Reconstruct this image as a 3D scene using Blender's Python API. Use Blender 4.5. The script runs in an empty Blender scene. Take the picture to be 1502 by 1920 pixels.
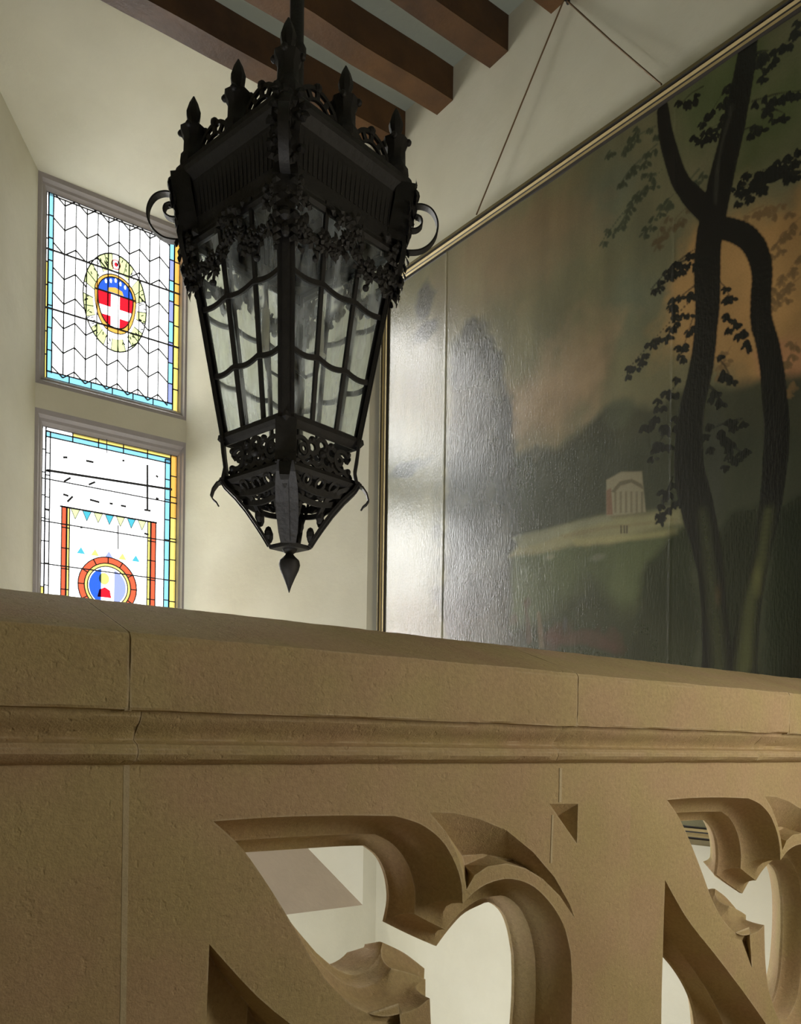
import bpy, math, random
import numpy as np
from mathutils import Vector, noise
from mathutils.geometry import tessellate_polygon

random.seed(7)
rng = np.random.default_rng(7)
C = bpy.context.scene.collection
SC = bpy.context.scene

# ------------------------------------------------------------------ camera
E = 0.92                                   # eye height above the landing floor
F_PX, CX, CY, ROLL = 1614.0, 751.0, 1396.0, 0.0137
FW = np.array([.6101, .7923, 0.]); RT = np.array([.7923, -.6101, 0.])
cam_d = bpy.data.cameras.new('camera'); cam = bpy.data.objects.new('camera', cam_d); C.objects.link(cam)
cam_d.sensor_fit = 'VERTICAL'; cam_d.sensor_height = 24.0
cam_d.lens = F_PX / 1920 * 24.0
cam_d.shift_y = (CY - 960) / 1920
cam_d.clip_start = 0.02
yaw = math.atan2(FW[1], FW[0])
from mathutils import Matrix
cam.matrix_world = (Matrix.Translation((0, 0, E)) @ Matrix.Rotation(yaw - math.pi/2, 4, 'Z')
                    @ Matrix.Rotation(math.pi/2, 4, 'X') @ Matrix.Rotation(0.0137, 4, 'Z'))
SC.camera = cam

# ------------------------------------------------------------------ world, lights, exposure
world = bpy.data.worlds.new('overcast_sky'); SC.world = world; world.use_nodes = True
bg = world.node_tree.nodes['Background']
bg.inputs[0].default_value = (0.93, 0.97, 1.0, 1); bg.inputs[1].default_value = 3.5
SC.view_settings.view_transform = 'Standard'; SC.view_settings.look = 'None'
SC.view_settings.gamma = 1.0; SC.view_settings.use_curve_mapping = False
SC.view_settings.exposure = 0.0
SC.cycles.max_bounces = 10; SC.cycles.transparent_max_bounces = 16
SC.cycles.use_denoising = True

def area(name, loc, target, sx, sy, power, col):
    l = bpy.data.lights.new(name, 'AREA'); l.shape = 'RECTANGLE'; l.size = sx; l.size_y = sy
    l.energy = power; l.color = col
    o = bpy.data.objects.new(name, l); C.objects.link(o); o.location = loc
    o.rotation_euler = (Vector(target) - Vector(loc)).to_track_quat('-Z', 'Y').to_euler()
    return o
sun_d = bpy.data.lights.new('hazy_sun', 'SUN'); sun_d.energy = 40.0; sun_d.angle = math.radians(118); sun_d.color = (1.0, .985, .94)
sun = bpy.data.objects.new('hazy_sun', sun_d); C.objects.link(sun)
sun.rotation_euler = Vector((.26, -.86, -.44)).to_track_quat('-Z', 'Y').to_euler()
area('landing_light', (2.3, -.45, E + 0.35), (1.8, 1.1, E - .25), 0.7, 0.9, 19, (1.0, .92, .77))
area('stairwell_light', (0.3, 1.9, E - 1.7), (1.9, 3.4, E - .7), 1.6, 0.8, 64, (.97, .98, 1.0))
p = bpy.data.lights.new('window_portal', 'AREA'); p.shape = 'RECTANGLE'; p.size = .86; p.size_y = 2.9
p.cycles.is_portal = True
po = bpy.data.objects.new('window_portal', p); C.objects.link(po); po.location = (1.58, 4.84, E + 1.5)
po.rotation_euler = (-math.pi/2, 0, 0)

# ------------------------------------------------------------------ helpers
def ray(x, y):
    u, v = x - CX, CY - y
    c, s = math.cos(ROLL), math.sin(ROLL)
    return FW*F_PX + RT*(c*u - s*v) + np.array([0, 0, s*u + c*v])
def onY(x, y, Y):                           # measured photo point -> point of the plane at depth Y
    d = ray(x, y); d = d * (Y/d[1]); return (d[0], Y, d[2] + E)
def onX(x, y, X):
    d = ray(x, y); d = d * (X/d[0]); return (X, d[1], d[2] + E)

def tag(o, label=None, cat=None, group=None, kind=None):
    if label: o['label'] = label
    if cat: o['category'] = cat
    if group: o['group'] = group
    if kind: o['kind'] = kind
    return o
def empty(name, loc, label=None, cat=None, group=None, kind=None):
    o = bpy.data.objects.new(name, None); C.objects.link(o); o.location = loc
    o.empty_display_size = .1
    bpy.context.view_layer.update()
    return tag(o, label, cat, group, kind)

class MB:
    def __init__(s): s.v = []; s.f = []; s.m = []
    def add(s, vs, fs, m=0):
        b = len(s.v); s.v += [tuple(map(float, q)) for q in vs]
        s.f += [tuple(i + b for i in f) for f in fs]; s.m += [m]*len(fs); return s
    def box(s, x0, x1, y0, y1, z0, z1, m=0):
        vs = [(x, y, z) for x in (x0, x1) for y in (y0, y1) for z in (z0, z1)]
        return s.add(vs, [(0,1,3,2),(4,6,7,5),(0,4,5,1),(2,3,7,6),(0,2,6,4),(1,5,7,3)], m)
    def hexa(s, a, b, m=0):                 # two quads (4 pts each) joined
        return s.add(list(a)+list(b), [(3,2,1,0),(4,5,6,7),(0,1,5,4),(1,2,6,5),(2,3,7,6),(3,0,4,7)], m)
    def quad(s, a, b, c, d, m=0): return s.add([a,b,c,d], [(0,1,2,3)], m)
    def bar(s, p, q, w, t, up=(0,0,1), m=0):
        p, q = Vector(p), Vector(q); d = (q-p).normalized(); up = Vector(up)
        sx = d.cross(up)
        if sx.length < 1e-4: sx = d.cross(Vector((1,0,0)))
        sx.normalize(); sy = sx.cross(d).normalized()
        A = [p + sx*w/2*i + sy*t/2*j for i, j in ((-1,-1),(1,-1),(1,1),(-1,1))]
        B = [a + (q-p) for a in A]
        return s.hexa(A, B, m)
    def ribbon(s, pts, w, t, side, m=0):    # flat iron strip along pts; width along 'side'
        side = Vector(side).normalized(); rings = []; P = [Vector(p) for p in pts]
        for i, p in enumerate(P):
            d = (P[min(i+1, len(P)-1)] - P[max(i-1, 0)]).normalized()
            n = d.cross(side).normalized()
            ww = w[i] if isinstance(w, (list, tuple)) else w
            rings.append([p + side*ww/2*a + n*t/2*b for a, b in ((-1,-1),(1,-1),(1,1),(-1,1))])
        vs = [v for r in rings for v in r]; fs = []
        for i in range(len(P)-1):
            for k in range(4):
                a = i*4+k; b = i*4+(k+1) % 4; fs.append((a, b, b+4, a+4))
        fs.append((3,2,1,0)); e = (len(P)-1)*4; fs.append((e, e+1, e+2, e+3))
        return s.add(vs, fs, m)
    def tube(s, pts, r, n=8, m=0):
        P = [Vector(p) for p in pts]; vs = []; fs = []
        u = None
        for i, p in enumerate(P):
            d = (P[min(i+1, len(P)-1)] - P[max(i-1, 0)]).normalized()
            if u is None: u = d.orthogonal().normalized()
            u = (u - d*u.dot(d)).normalized(); w = d.cross(u)
            rr = r[i] if isinstance(r, (list, tuple)) else r
            vs += [p + (u*math.cos(2*math.pi*k/n) + w*math.sin(2*math.pi*k/n))*rr for k in range(n)]
        for i in range(len(P)-1):
            for k in range(n):
                a = i*n+k; b = i*n+(k+1) % n; fs.append((a, b, b+n, a+n))
        fs.append(tuple(range(n-1, -1, -1))); fs.append(tuple((len(P)-1)*n + k for k in range(n)))
        return s.add(vs, fs, m)
    def lathe(s, c, prof, n=12, m=0, squash=None):   # prof: (r, z) list around vertical axis at c
        vs = []; fs = []
        for r, z in prof:
            vs += [(c[0] + r*math.cos(2*math.pi*k/n), c[1] + r*math.sin(2*math.pi*k/n), c[2] + z) for k in range(n)]
        for i in range(len(prof)-1):
            for k in range(n):
                a = i*n+k; b = i*n+(k+1) % n; fs.append((a, b, b+n, a+n))
        fs.append(tuple(range(n-1, -1, -1))); fs.append(tuple((len(prof)-1)*n + k for k in range(n)))
        return s.add(vs, fs, m)
    def sphere(s, c, r, n=8, m=0, sc=(1,1,1)):
        prof = [(max(.02, math.sin(math.pi*i/n)), -math.cos(math.pi*i/n)) for i in range(n+1)]
        b = len(s.v); s.lathe((0,0,0), prof, n+2, m)
        for i in range(b, len(s.v)):
            x, y, z = s.v[i]; s.v[i] = (c[0]+x*r*sc[0], c[1]+y*r*sc[1], c[2]+z*r*sc[2])
        return s
    def build(s, name, mats, parent=None, smooth=None, bevel=None):
        me = bpy.data.meshes.new(name); me.from_pydata(s.v, [], s.f)
        for m in (mats if isinstance(mats, (list, tuple)) else [mats]): me.materials.append(m)
        me.polygons.foreach_set('material_index', s.m)
        import bmesh
        bm = bmesh.new(); bm.from_mesh(me); bmesh.ops.remove_doubles(bm, verts=bm.verts, dist=1e-6)
        bmesh.ops.recalc_face_normals(bm, faces=bm.faces)
        if bevel: bmesh.ops.bevel(bm, geom=bm.edges[:], offset=bevel, segments=2, affect='EDGES', clamp_overlap=True)
        bm.to_mesh(me); bm.free()
        if smooth is not None:
            me.polygons.foreach_set('use_smooth', [True]*len(me.polygons))
            me.set_sharp_from_angle(angle=math.radians(smooth))
        me.update()
        o = bpy.data.objects.new(name, me); C.objects.link(o)
        if parent is not None:
            o.parent = parent; o.matrix_parent_inverse = parent.matrix_world.inverted()
        return o

def mat(name, col, rough=.8, metal=0., noise_s=None, noise_amt=.15, bump=0., bump_s=60., spec=.5, var=None, var_s=3.):
    m = bpy.data.materials.new(name); m.use_nodes = True; nt = m.node_tree; N = nt.nodes; L = nt.links
    b = N['Principled BSDF']; b.inputs['Roughness'].default_value = rough; b.inputs['Metallic'].default_value = metal
    b.inputs['Specular IOR Level'].default_value = spec
    b.inputs['Base Color'].default_value = (*col, 1)
    tc = N.new('ShaderNodeTexCoord'); src = tc.outputs['Object']
    cur = None
    if var is not None:
        n = N.new('ShaderNodeTexNoise'); n.inputs['Scale'].default_value = var_s; n.inputs['Detail'].default_value = 5
        L.new(src, n.inputs['Vector'])
        r = N.new('ShaderNodeMapRange'); r.inputs[1].default_value = .35; r.inputs[2].default_value = .68
        L.new(n.outputs['Fac'], r.inputs[0])
        x = N.new('ShaderNodeMix'); x.data_type = 'RGBA'; x.inputs[6].default_value = (*col, 1); x.inputs[7].default_value = (*var, 1)
        L.new(r.outputs[0], x.inputs[0]); cur = x.outputs[2]
    if noise_s:
        n = N.new('ShaderNodeTexNoise'); n.inputs['Scale'].default_value = noise_s; n.inputs['Detail'].default_value = 8
        n.inputs['Roughness'].default_value = .65; L.new(src, n.inputs['Vector'])
        r = N.new('ShaderNodeMapRange'); r.inputs[1].default_value = .25; r.inputs[2].default_value = .75
        r.inputs[3].default_value = 1-noise_amt; r.inputs[4].default_value = 1+noise_amt
        L.new(n.outputs['Fac'], r.inputs[0])
        x = N.new('ShaderNodeVectorMath'); x.operation = 'SCALE'
        if cur is None: x.inputs[0].default_value = col
        else: L.new(cur, x.inputs[0])
        L.new(r.outputs[0], x.inputs['Scale']); cur = x.outputs[0]
    if cur is not None: L.new(cur, b.inputs['Base Color'])
    if bump:
        n = N.new('ShaderNodeTexNoise'); n.inputs['Scale'].default_value = bump_s; n.inputs['Detail'].default_value = 7
        n.inputs['Roughness'].default_value = .6; L.new(src, n.inputs['Vector'])
        bp = N.new('ShaderNodeBump'); bp.inputs['Strength'].default_value = bump; bp.inputs['Distance'].default_value = .01
        L.new(n.outputs['Fac'], bp.inputs['Height']); L.new(bp.outputs[0], b.inputs['Normal'])
    return m

def glass_mat(name, col, white=.35, gloss=.06, rough=.1, mottled=0.):
    m = bpy.data.materials.new(name); m.use_nodes = True; nt = m.node_tree; N = nt.nodes; L = nt.links
    out = N['Material Output']; N.remove(N['Principled BSDF'])
    t = N.new('ShaderNodeBsdfTransparent'); t.inputs[0].default_value = (*col, 1)
    d = N.new('ShaderNodeBsdfTranslucent'); d.inputs[0].default_value = (*col, 1)
    g = N.new('ShaderNodeBsdfGlossy'); g.inputs['Roughness'].default_value = rough; g.inputs[0].default_value = (.9, .9, .9, 1)
    a = N.new('ShaderNodeMixShader'); a.inputs[0].default_value = white
    L.new(t.outputs[0], a.inputs[1]); L.new(d.outputs[0], a.inputs[2])
    if mottled:
        tc = N.new('ShaderNodeTexCoord'); n = N.new('ShaderNodeTexNoise'); n.inputs['Scale'].default_value = 14
        n.inputs['Detail'].default_value = 6
        mp = N.new('ShaderNodeMapping'); mp.inputs['Scale'].default_value = (1.6, 1.6, .45)
        L.new(tc.outputs['Object'], mp.inputs[0]); L.new(mp.outputs[0], n.inputs['Vector'])
        r = N.new('ShaderNodeMapRange'); r.inputs[1].default_value = .36; r.inputs[2].default_value = .66
        r.inputs[3].default_value = max(0, white-mottled); r.inputs[4].default_value = min(1, white+mottled)
        L.new(n.outputs['Fac'], r.inputs[0]); L.new(r.outputs[0], a.inputs[0])
        d.inputs[0].default_value = (.97, 1, 1, 1); df = N.new('ShaderNodeBsdfDiffuse'); df.inputs[0].default_value = (*[c*.9 for c in col], 1)
        a2 = N.new('ShaderNodeMixShader'); a2.inputs[0].default_value = .2
        L.new(d.outputs[0], a2.inputs[1]); L.new(df.outputs[0], a2.inputs[2]); L.new(a2.outputs[0], a.inputs[2])
    bb = N.new('ShaderNodeMixShader'); bb.inputs[0].default_value = gloss
    L.new(a.outputs[0], bb.inputs[1]); L.new(g.outputs[0], bb.inputs[2]); L.new(bb.outputs[0], out.inputs[0])
    return m

M = {}
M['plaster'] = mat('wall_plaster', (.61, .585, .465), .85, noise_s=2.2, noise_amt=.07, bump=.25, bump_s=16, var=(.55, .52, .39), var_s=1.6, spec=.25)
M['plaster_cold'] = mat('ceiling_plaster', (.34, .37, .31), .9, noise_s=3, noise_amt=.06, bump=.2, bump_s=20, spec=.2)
M['sill'] = mat('sill_stone', (.52, .43, .33), .75, noise_s=8, noise_amt=.08, bump=.2, bump_s=30)
M['frame_stone'] = mat('window_stone', (.31, .28, .265), .75, noise_s=10, noise_amt=.1, bump=.2, bump_s=40)
M['floor'] = mat('floor_boards', (.25, .18, .11), .6, noise_s=6)
M['wood'] = mat('beam_oak', (.115, .052, .014), .6, noise_s=7, noise_amt=.35, bump=.35, bump_s=24, var=(.05, .022, .008), var_s=2.2)
M['iron'] = mat('black_iron', (.015, .0135, .012), .58, metal=.15, noise_s=20, noise_amt=.3, bump=.25, bump_s=60)
M['gold'] = mat('gilt_wood', (.40, .31, .14), .4, metal=.3, noise_s=30, noise_amt=.12)
M['gilt_dark'] = mat('dark_gilt_wood', (.13, .10, .035), .5, metal=.1, noise_s=30, noise_amt=.15)
M['frame_black'] = mat('frame_black_slip', (.02, .015, .01), .5)
M['wire'] = mat('hanging_wire', (.16, .10, .05), .5, metal=.3)
M['lead'] = mat('window_lead', (.03, .03, .035), .6)
M['mortar'] = mat('lime_mortar', (.53, .44, .28), .9, noise_s=40, noise_amt=.1, bump=.3, bump_s=90)
M['candle'] = mat('candle_sleeve', (.5, .47, .38), .6)
M['lglass'] = glass_mat('old_lantern_glass', (.93, .985, .98), .20, .06, .12, mottled=.22)
for k, c in dict(white=(.97, .97, .97), blue=(.11, .25, .32), cobalt=(.012, .045, .24), yellow=(.34, .27, .07), orange=(.34, .18, .035),
                 red=(.29, .006, .012), scarlet=(.32, .045, .02), green=(.27, .31, .14), violet=(.12, .14, .30), teal=(.03, .17, .21), rose=(.28, .08, .08)).items():
    M['g_'+k] = glass_mat('stained_glass_'+k, c, .07, .02)

def stone_mat():
    m = mat('balustrade_stone', (.47, .385, .24), .82, noise_s=140, noise_amt=.16, var=(.40, .325, .19), var_s=3.2, spec=.25)
    nt = m.node_tree; N = nt.nodes; L = nt.links; b = N['Principled BSDF']
    tc = N.new('ShaderNodeTexCoord')
    # broad rosy and olive patches of the sandstone
    base = b.inputs['Base Color'].links[0].from_socket
    np_ = N.new('ShaderNodeTexNoise'); np_.inputs['Scale'].default_value = 7; np_.inputs['Detail'].default_value = 3; L.new(tc.outputs['Object'], np_.inputs['Vector'])
    cr = N.new('ShaderNodeValToRGB'); e = cr.color_ramp.elements
    e[0].position = .36; e[0].color = (1.04, 1.0, .84, 1); e[1].position = .64; e[1].color = (1.06, .93, .90, 1); L.new(np_.outputs['Fac'], cr.inputs[0])
    mx = N.new('ShaderNodeMix'); mx.data_type = 'RGBA'; mx.blend_type = 'MULTIPLY'; mx.inputs[0].default_value = 1
    L.new(base, mx.inputs[6]); L.new(cr.outputs[0], mx.inputs[7]); L.new(mx.outputs[2], b.inputs['Base Color'])
    n1 = N.new('ShaderNodeTexNoise'); n1.inputs['Scale'].default_value = 330; n1.inputs['Detail'].default_value = 3
    n2 = N.new('ShaderNodeTexNoise'); n2.inputs['Scale'].default_value = 28; n2.inputs['Detail'].default_value = 7; n2.inputs['Roughness'].default_value = .6
    for n in (n1, n2): L.new(tc.outputs['Object'], n.inputs['Vector'])
    ad = N.new('ShaderNodeMath'); ad.operation = 'MULTIPLY_ADD'; ad.inputs[1].default_value = .35
    L.new(n1.outputs['Fac'], ad.inputs[0]); L.new(n2.outputs['Fac'], ad.inputs[2])
    # arrises rubbed paler
    bv = N.new('ShaderNodeBevel'); bv.samples = 4; bv.inputs['Radius'].default_value = .005; ge = N.new('ShaderNodeNewGeometry')
    dt = N.new('ShaderNodeVectorMath'); dt.operation = 'DOT_PRODUCT'; L.new(bv.outputs[0], dt.inputs[0]); L.new(ge.outputs['Normal'], dt.inputs[1])
    m1 = N.new('ShaderNodeMapRange'); m1.inputs[1].default_value = .995; m1.inputs[2].default_value = .90; m1.inputs[3].default_value = 0; m1.inputs[4].default_value = .75
    L.new(dt.outputs['Value'], m1.inputs[0]); m2 = N.new('ShaderNodeMath'); m2.operation = 'MULTIPLY'; L.new(m1.outputs[0], m2.inputs[0])
    m3 = N.new('ShaderNodeMapRange'); m3.inputs[1].default_value = .40; m3.inputs[2].default_value = .60; L.new(n2.outputs['Fac'], m3.inputs[0]); L.new(m3.outputs[0], m2.inputs[1])
    mw = N.new('ShaderNodeMix'); mw.data_type = 'RGBA'; L.new(m2.outputs[0], mw.inputs[0]); L.new(mx.outputs[2], mw.inputs[6]); mw.inputs[7].default_value = (.70, .60, .43, 1)
    L.new(mw.outputs[2], b.inputs['Base Color'])
    # worn, pitted stone
    vo = N.new('ShaderNodeTexNoise'); vo.inputs['Scale'].default_value = 75; vo.inputs['Detail'].default_value = 2; L.new(tc.outputs['Object'], vo.inputs['Vector'])
    mr = N.new('ShaderNodeMapRange'); mr.inputs[1].default_value = .62; mr.inputs[2].default_value = .72; mr.inputs[3].default_value = 0; mr.inputs[4].default_value = -.28
    L.new(vo.outputs['Fac'], mr.inputs[0]); a2 = N.new('ShaderNodeMath'); a2.operation = 'ADD'; L.new(ad.outputs[0], a2.inputs[0]); L.new(mr.outputs[0], a2.inputs[1])
    bp = N.new('ShaderNodeBump'); bp.inputs['Strength'].default_value = .6; bp.inputs['Distance'].default_value = .004
    L.new(a2.outputs[0], bp.inputs['Height']); L.new(bp.outputs[0], b.inputs['Normal'])
    return m
M['stone'] = stone_mat()

# ------------------------------------------------------------------ the room shell
A = 2.64            # picture wall
B = 3.62            # front of the window wall
G = 4.60            # plane of the window surround
XL, XB, YB, ZF, ZC = -1.7, A, -2.4, -2.3, E + 3.20
wx0, wx1 = 1.175, 1.985
fx0, fx1 = .45, 2.556
zb, zt = E + .133, E + 2.885
fzb, fzt = E - .828, E + 3.08

w = MB(); w.box(A, A+.25, YB-.2, G+.3, ZF-.1, ZC+.2); tag(w.build('wall_right', M['plaster']), kind='structure')
w = MB(); w.box(XL-.2, XL, YB-.2, B+.05, ZF-.1, ZC+.2); tag(w.build('wall_left', M['plaster']), kind='structure')
w = MB(); w.box(XL-.2, A, YB-.2, YB, ZF-.1, ZC+.2); tag(w.build('wall_back', M['plaster']), kind='structure')
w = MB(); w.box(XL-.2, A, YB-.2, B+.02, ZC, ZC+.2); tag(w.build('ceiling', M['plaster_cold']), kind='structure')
w = MB(); w.box(XL, A, YB, 1.36, -.25, 0); w.box(XL-.2, A, YB-.2, B+.02, ZF-.2, ZF); tag(w.build('floor', M['floor']), kind='structure')

# window wall: front face around the embrasure, splayed reveals, rising head
w = MB()
def grid_quad(mb, a, b, c, d, nu, nv, amp=.0, m=0):
    a, b, c, d = map(Vector, (a, b, c, d)); n = (b-a).cross(d-a).normalized(); vs = []; fs = []
    for j in range(nv+1):
        for i in range(nu+1):
            u, v = i/nu, j/nv; q = (a*(1-u)+b*u)*(1-v) + (d*(1-u)+c*u)*v
            if 0 < i < nu and 0 < j < nv: q = q + n*noise.noise(q*1.7)*amp
            vs.append(q)
    for j in range(nv):
        for i in range(nu):
            k = j*(nu+1)+i; fs.append((k, k+1, k+nu+2, k+nu+1))
    mb.add(vs, fs, m)
def P(x, y, z): return (x, y, z)
w.quad(P(XL, B, ZF), P(fx0, B, ZF), P(fx0, B, ZC), P(XL, B, ZC))
w.quad(P(fx1, B, ZF), P(A, B, ZF), P(A, B, ZC), P(fx1, B, ZC))
w.quad(P(fx0, B, ZF), P(fx1, B, ZF), P(fx1, B, fzb), P(fx0, B, fzb))
w.quad(P(fx0, B, fzt), P(fx1, B, fzt), P(fx1, B, ZC), P(fx0, B, ZC))
# outer reveals behind the glass
w.quad(P(wx0-.1, G+.0, zb), P(wx0-.1, G+.3, zb), P(wx0-.1, G+.3, zt), P(wx0-.1, G, zt))
tag(w.build('wall_window', M['plaster']), kind='structure')
for nm, pts, am in (('trim_3', (P(fx0, B, fzb), P(wx0, G, zb), P(wx0, G, zt), P(fx0, B, fzt)), .012),
                    ('trim_4', (P(fx1, B, fzb), P(wx1, G, zb), P(wx1, G, zt), P(fx1, B, fzt)), .012),
                    ('trim_5', (P(fx0, B, fzt), P(wx0, G, zt), P(wx1, G, zt), P(fx1, B, fzt)), .018)):
    w = MB(); grid_quad(w, *pts, 12, 24, am); tag(w.build(nm, M['plaster'], smooth=180), kind='structure')
w = MB(); w.quad(P(fx0, B, fzb), P(fx1, B, fzb), P(wx1, G, zb), P(wx0, G, zb))
tag(w.build('trim_1', M['sill']), kind='structure')

# ------------------------------------------------------------------ ceiling beams
lab = ['oak ceiling beam directly above the window embrasure, farthest from us',
       'oak ceiling beam just right of the lantern top, ending in the wall, second from the window',
       'oak ceiling beam right of the lantern ending in the wall, third from the window',
       'oak ceiling beam of which only a corner shows at the hook of the picture wires']
for i in range(4):
    y1 = 3.575 - .3675*i
    b = MB(); x = XL; n = 34
    prof = lambda x, s: None
    vs = []; fs = []
    for k in range(n+1):
        xx = XL + (A-XL)*k/n
        j = [.005*noise.noise(Vector((xx*3, i*7.1, q))) for q in range(4)]
        if k == n: j = [0]*4
        vs += [(xx, y1-.116+j[0], E+3.042+j[1]), (xx, y1+j[2], E+3.038+j[1]), (xx, y1, ZC), (xx, y1-.116+j[0], ZC)]
    for k in range(n):
        for q in range(4):
            a = k*4+q; c = k*4+(q+1) % 4; fs.append((a, c, c+4, a+4))
    fs += [(3,2,1,0), (n*4, n*4+1, n*4+2, n*4+3)]
    b.add(vs, fs)
    tag(b.build('ceiling_beam', M['wood']), lab[i], 'beam', 'ceiling beams')

# ------------------------------------------------------------------ stained glass windows
GY = G + .045
def win_frame(parent, z0, z1, gz0, gz1, gx0, gx1):
    f = MB()
    o = [(wx0, z0), (wx1, z0), (wx1, z1), (wx0, z1)]
    st = [(0, G+.0), (.018, G+.006), (.03, G+.03), (1, GY-.002)]
    inn = [(gx0, gz0), (gx1, gz0), (gx1, gz1), (gx0, gz1)]
    rings = []
    for s, y in ((0, G), (.35, G+.004), (.55, G+.022), (.75, G+.026), (1, GY), (1, GY+.03)):
        rings.append([(o[k][0]*(1-s)+inn[k][0]*s, y, o[k][1]*(1-s)+inn[k][1]*s) for k in range(4)])
    for a, b in zip(rings, rings[1:]):
        for k in range(4): f.quad(a[k], a[(k+1) % 4], b[(k+1) % 4], b[k])
    f.build('window_frame', M['frame_stone'], parent)
def clip(poly, x0, x1, z0, z1):
    for ax, lim, sg in ((0, x0, 1), (0, x1, -1), (1, z0, 1), (1, z1, -1)):
        out = []
        for i in range(len(poly)):
            a, b = poly[i], poly[(i+1) % len(poly)]
            ia, ib = sg*(a[ax]-lim) >= 0, sg*(b[ax]-lim) >= 0
            if ia: out.append(a)
            if ia != ib:
                t = (lim-a[ax])/(b[ax]-a[ax]); out.append((a[0]+(b[0]-a[0])*t, a[1]+(b[1]-a[1])*t))
        poly = out
        if len(poly) < 3: return None
    return poly
def parea(p): return abs(sum(p[i][0]*p[(i+1) % len(p)][1]-p[(i+1) % len(p)][0]*p[i][1] for i in range(len(p))))/2
def pane(parent, poly, m, name='quarry', y=None, th=.003):
    if poly is None or parea(poly) < 2e-5: return None
    y = GY+.008 if y is None else y
    b = MB(); n = len(poly)
    b.add([(x, y, z) for x, z in poly], [tuple(range(n))])
    return b.build(name, M['g_'+m], parent)
def pane_cut(parent, outer, holes, m, name, y):     # a pane with other panes let into it
    L3 = [[Vector((x, y, z)) for x, z in l] for l in [outer]+holes]; b = MB()
    b.add([v for l in L3 for v in l], [tuple(t) for t in tessellate_polygon(L3)]); return b.build(name, M['g_'+m], parent)
def lead_line(mb, pts, wd=.004, y=None):
    wd *= 1.7
    y = GY+.004 if y is None else y
    for a, b in zip(pts, pts[1:]):
        if (a[0]-b[0])**2+(a[1]-b[1])**2 < 1e-8: continue
        mb.bar((a[0], y, a[1]), (b[0], y, b[1]), .006, wd, (0, 1, 0)) if False else mb.bar((a[0], y, a[1]), (b[0], y, b[1]), wd, .006, (0, 1, 0))
def W2(x, y): q = onY(x, y, GY); return (q[0], q[2])
def ell(cx, cz, rx, rz, a0=0, a1=2*math.pi, n=36): return [(cx+rx*math.cos(a0+(a1-a0)*i/n), cz+rz*math.sin(a0+(a1-a0)*i/n)) for i in range(n+(abs(a1-a0) < 6.2))]

win1 = empty('window_1', (1.58, G, E+2.35), kind='structure')
gx0 = wx0+.055; gx1 = wx1-.03
# upper light
U0, U1 = E+1.868, E+2.825
win_frame(win1, E+1.81, E+2.885, U0, U1, gx0, gx1)
LD = MB()
bw = .034
cxs, czs = W2(216, 575)          # centre of the shield
medr = (.172, .262)
def in_med(p, k=1.0): return ((p[0]-cxs)/medr[0])**2+((p[1]-(czs+.02))/medr[1])**2 < k
ix0, ix1, iz0, iz1 = gx0+.036, gx1-.062, U0+.036, U1-.012
# borders: blue and amber strips in short lengths
def vstrip(x0, x1, z0, z1, n, cols):
    for i in range(n):
        a, b = z0+(z1-z0)*i/n, z0+(z1-z0)*(i+1)/n
        pane(win1_or, [(x0, a), (x1, a), (x1, b), (x0, b)], cols(i), 'border_pane')
        lead_line(LD, [(x0, b), (x1, b)], .003)
    lead_line(LD, [(x0, z0), (x0, z1)], .0035); lead_line(LD, [(x1, z0), (x1, z1)], .0035)
def hstrip(x0, x1, z0, z1, n, cols):
    for i in range(n):
        a, b = x0+(x1-x0)*i/n, x0+(x1-x0)*(i+1)/n
        pane(win1_or, [(a, z0), (b, z0), (b, z1), (a, z1)], cols(i), 'border_pane')
        lead_line(LD, [(b, z0), (b, z1)], .003)
    lead_line(LD, [(x0, z0), (x1, z0)], .0035); lead_line(LD, [(x0, z1), (x1, z1)], .0035)
win1_or = win1
vstrip(gx0, gx0+.012, U0, U1, 8, lambda i: 'yellow' if i < 5 else 'white')
vstrip(gx0+.012, ix0, U0+.03, U1, 8, lambda i: 'blue')
vstrip(ix1, ix1+.03, U0+.03, U1, 8, lambda i: 'blue' if i % 2 else 'violet')
vstrip(ix1+.03, gx1, U0, U1, 8, lambda i: 'orange' if i > 4 else 'yellow')
hstrip(gx0+.012, ix1+.03, U0, iz0, 6, lambda i: 'blue')
hstrip(ix0, ix1, iz1, U1, 6, lambda i: 'white')
nc = 11; cwid = (ix1-ix0)/nc; ph = .128; zig = .046
for c in range(nc):
    xa, xb = ix0+c*cwid, ix0+(c+1)*cwid
    za, zc_ = (0, -zig) if c % 2 == 0 else (-zig, 0)
    if c: lead_line(LD, [(xa, iz0), (xa, iz1)], .0036 if c % 2 else .0028)
    for r in range(-1, 10):
        z0 = iz0+r*ph+.03
        poly = [(xa, z0+za), (xb, z0+zc_), (xb, z0+zc_+ph), (xa, z0+za+ph)]
        q = clip(poly, ix0, ix1, iz0, iz1)
        if q is None: continue
        if all(in_med(p, 1.0) for p in q): continue
        pane(win1, q, 'white')
        # chevron lead along the foot of the quarry
        e = clip([(xa, z0+za), (xb, z0+zc_), (xb, z0+zc_+.0005), (xa, z0+za+.0005)], ix0, ix1, iz0, iz1)
        if e and not all(in_med(p, .9) for p in e): lead_line(LD, [(xa, z0+za), (xb, z0+zc_)], .0036)
for k in (1, 2):                 # saddle bars
    zz = iz0+(iz1-iz0)*k/3+.02
    lead_line(LD, [(gx0, zz), (gx1, zz)], .005, GY-.001)
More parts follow.
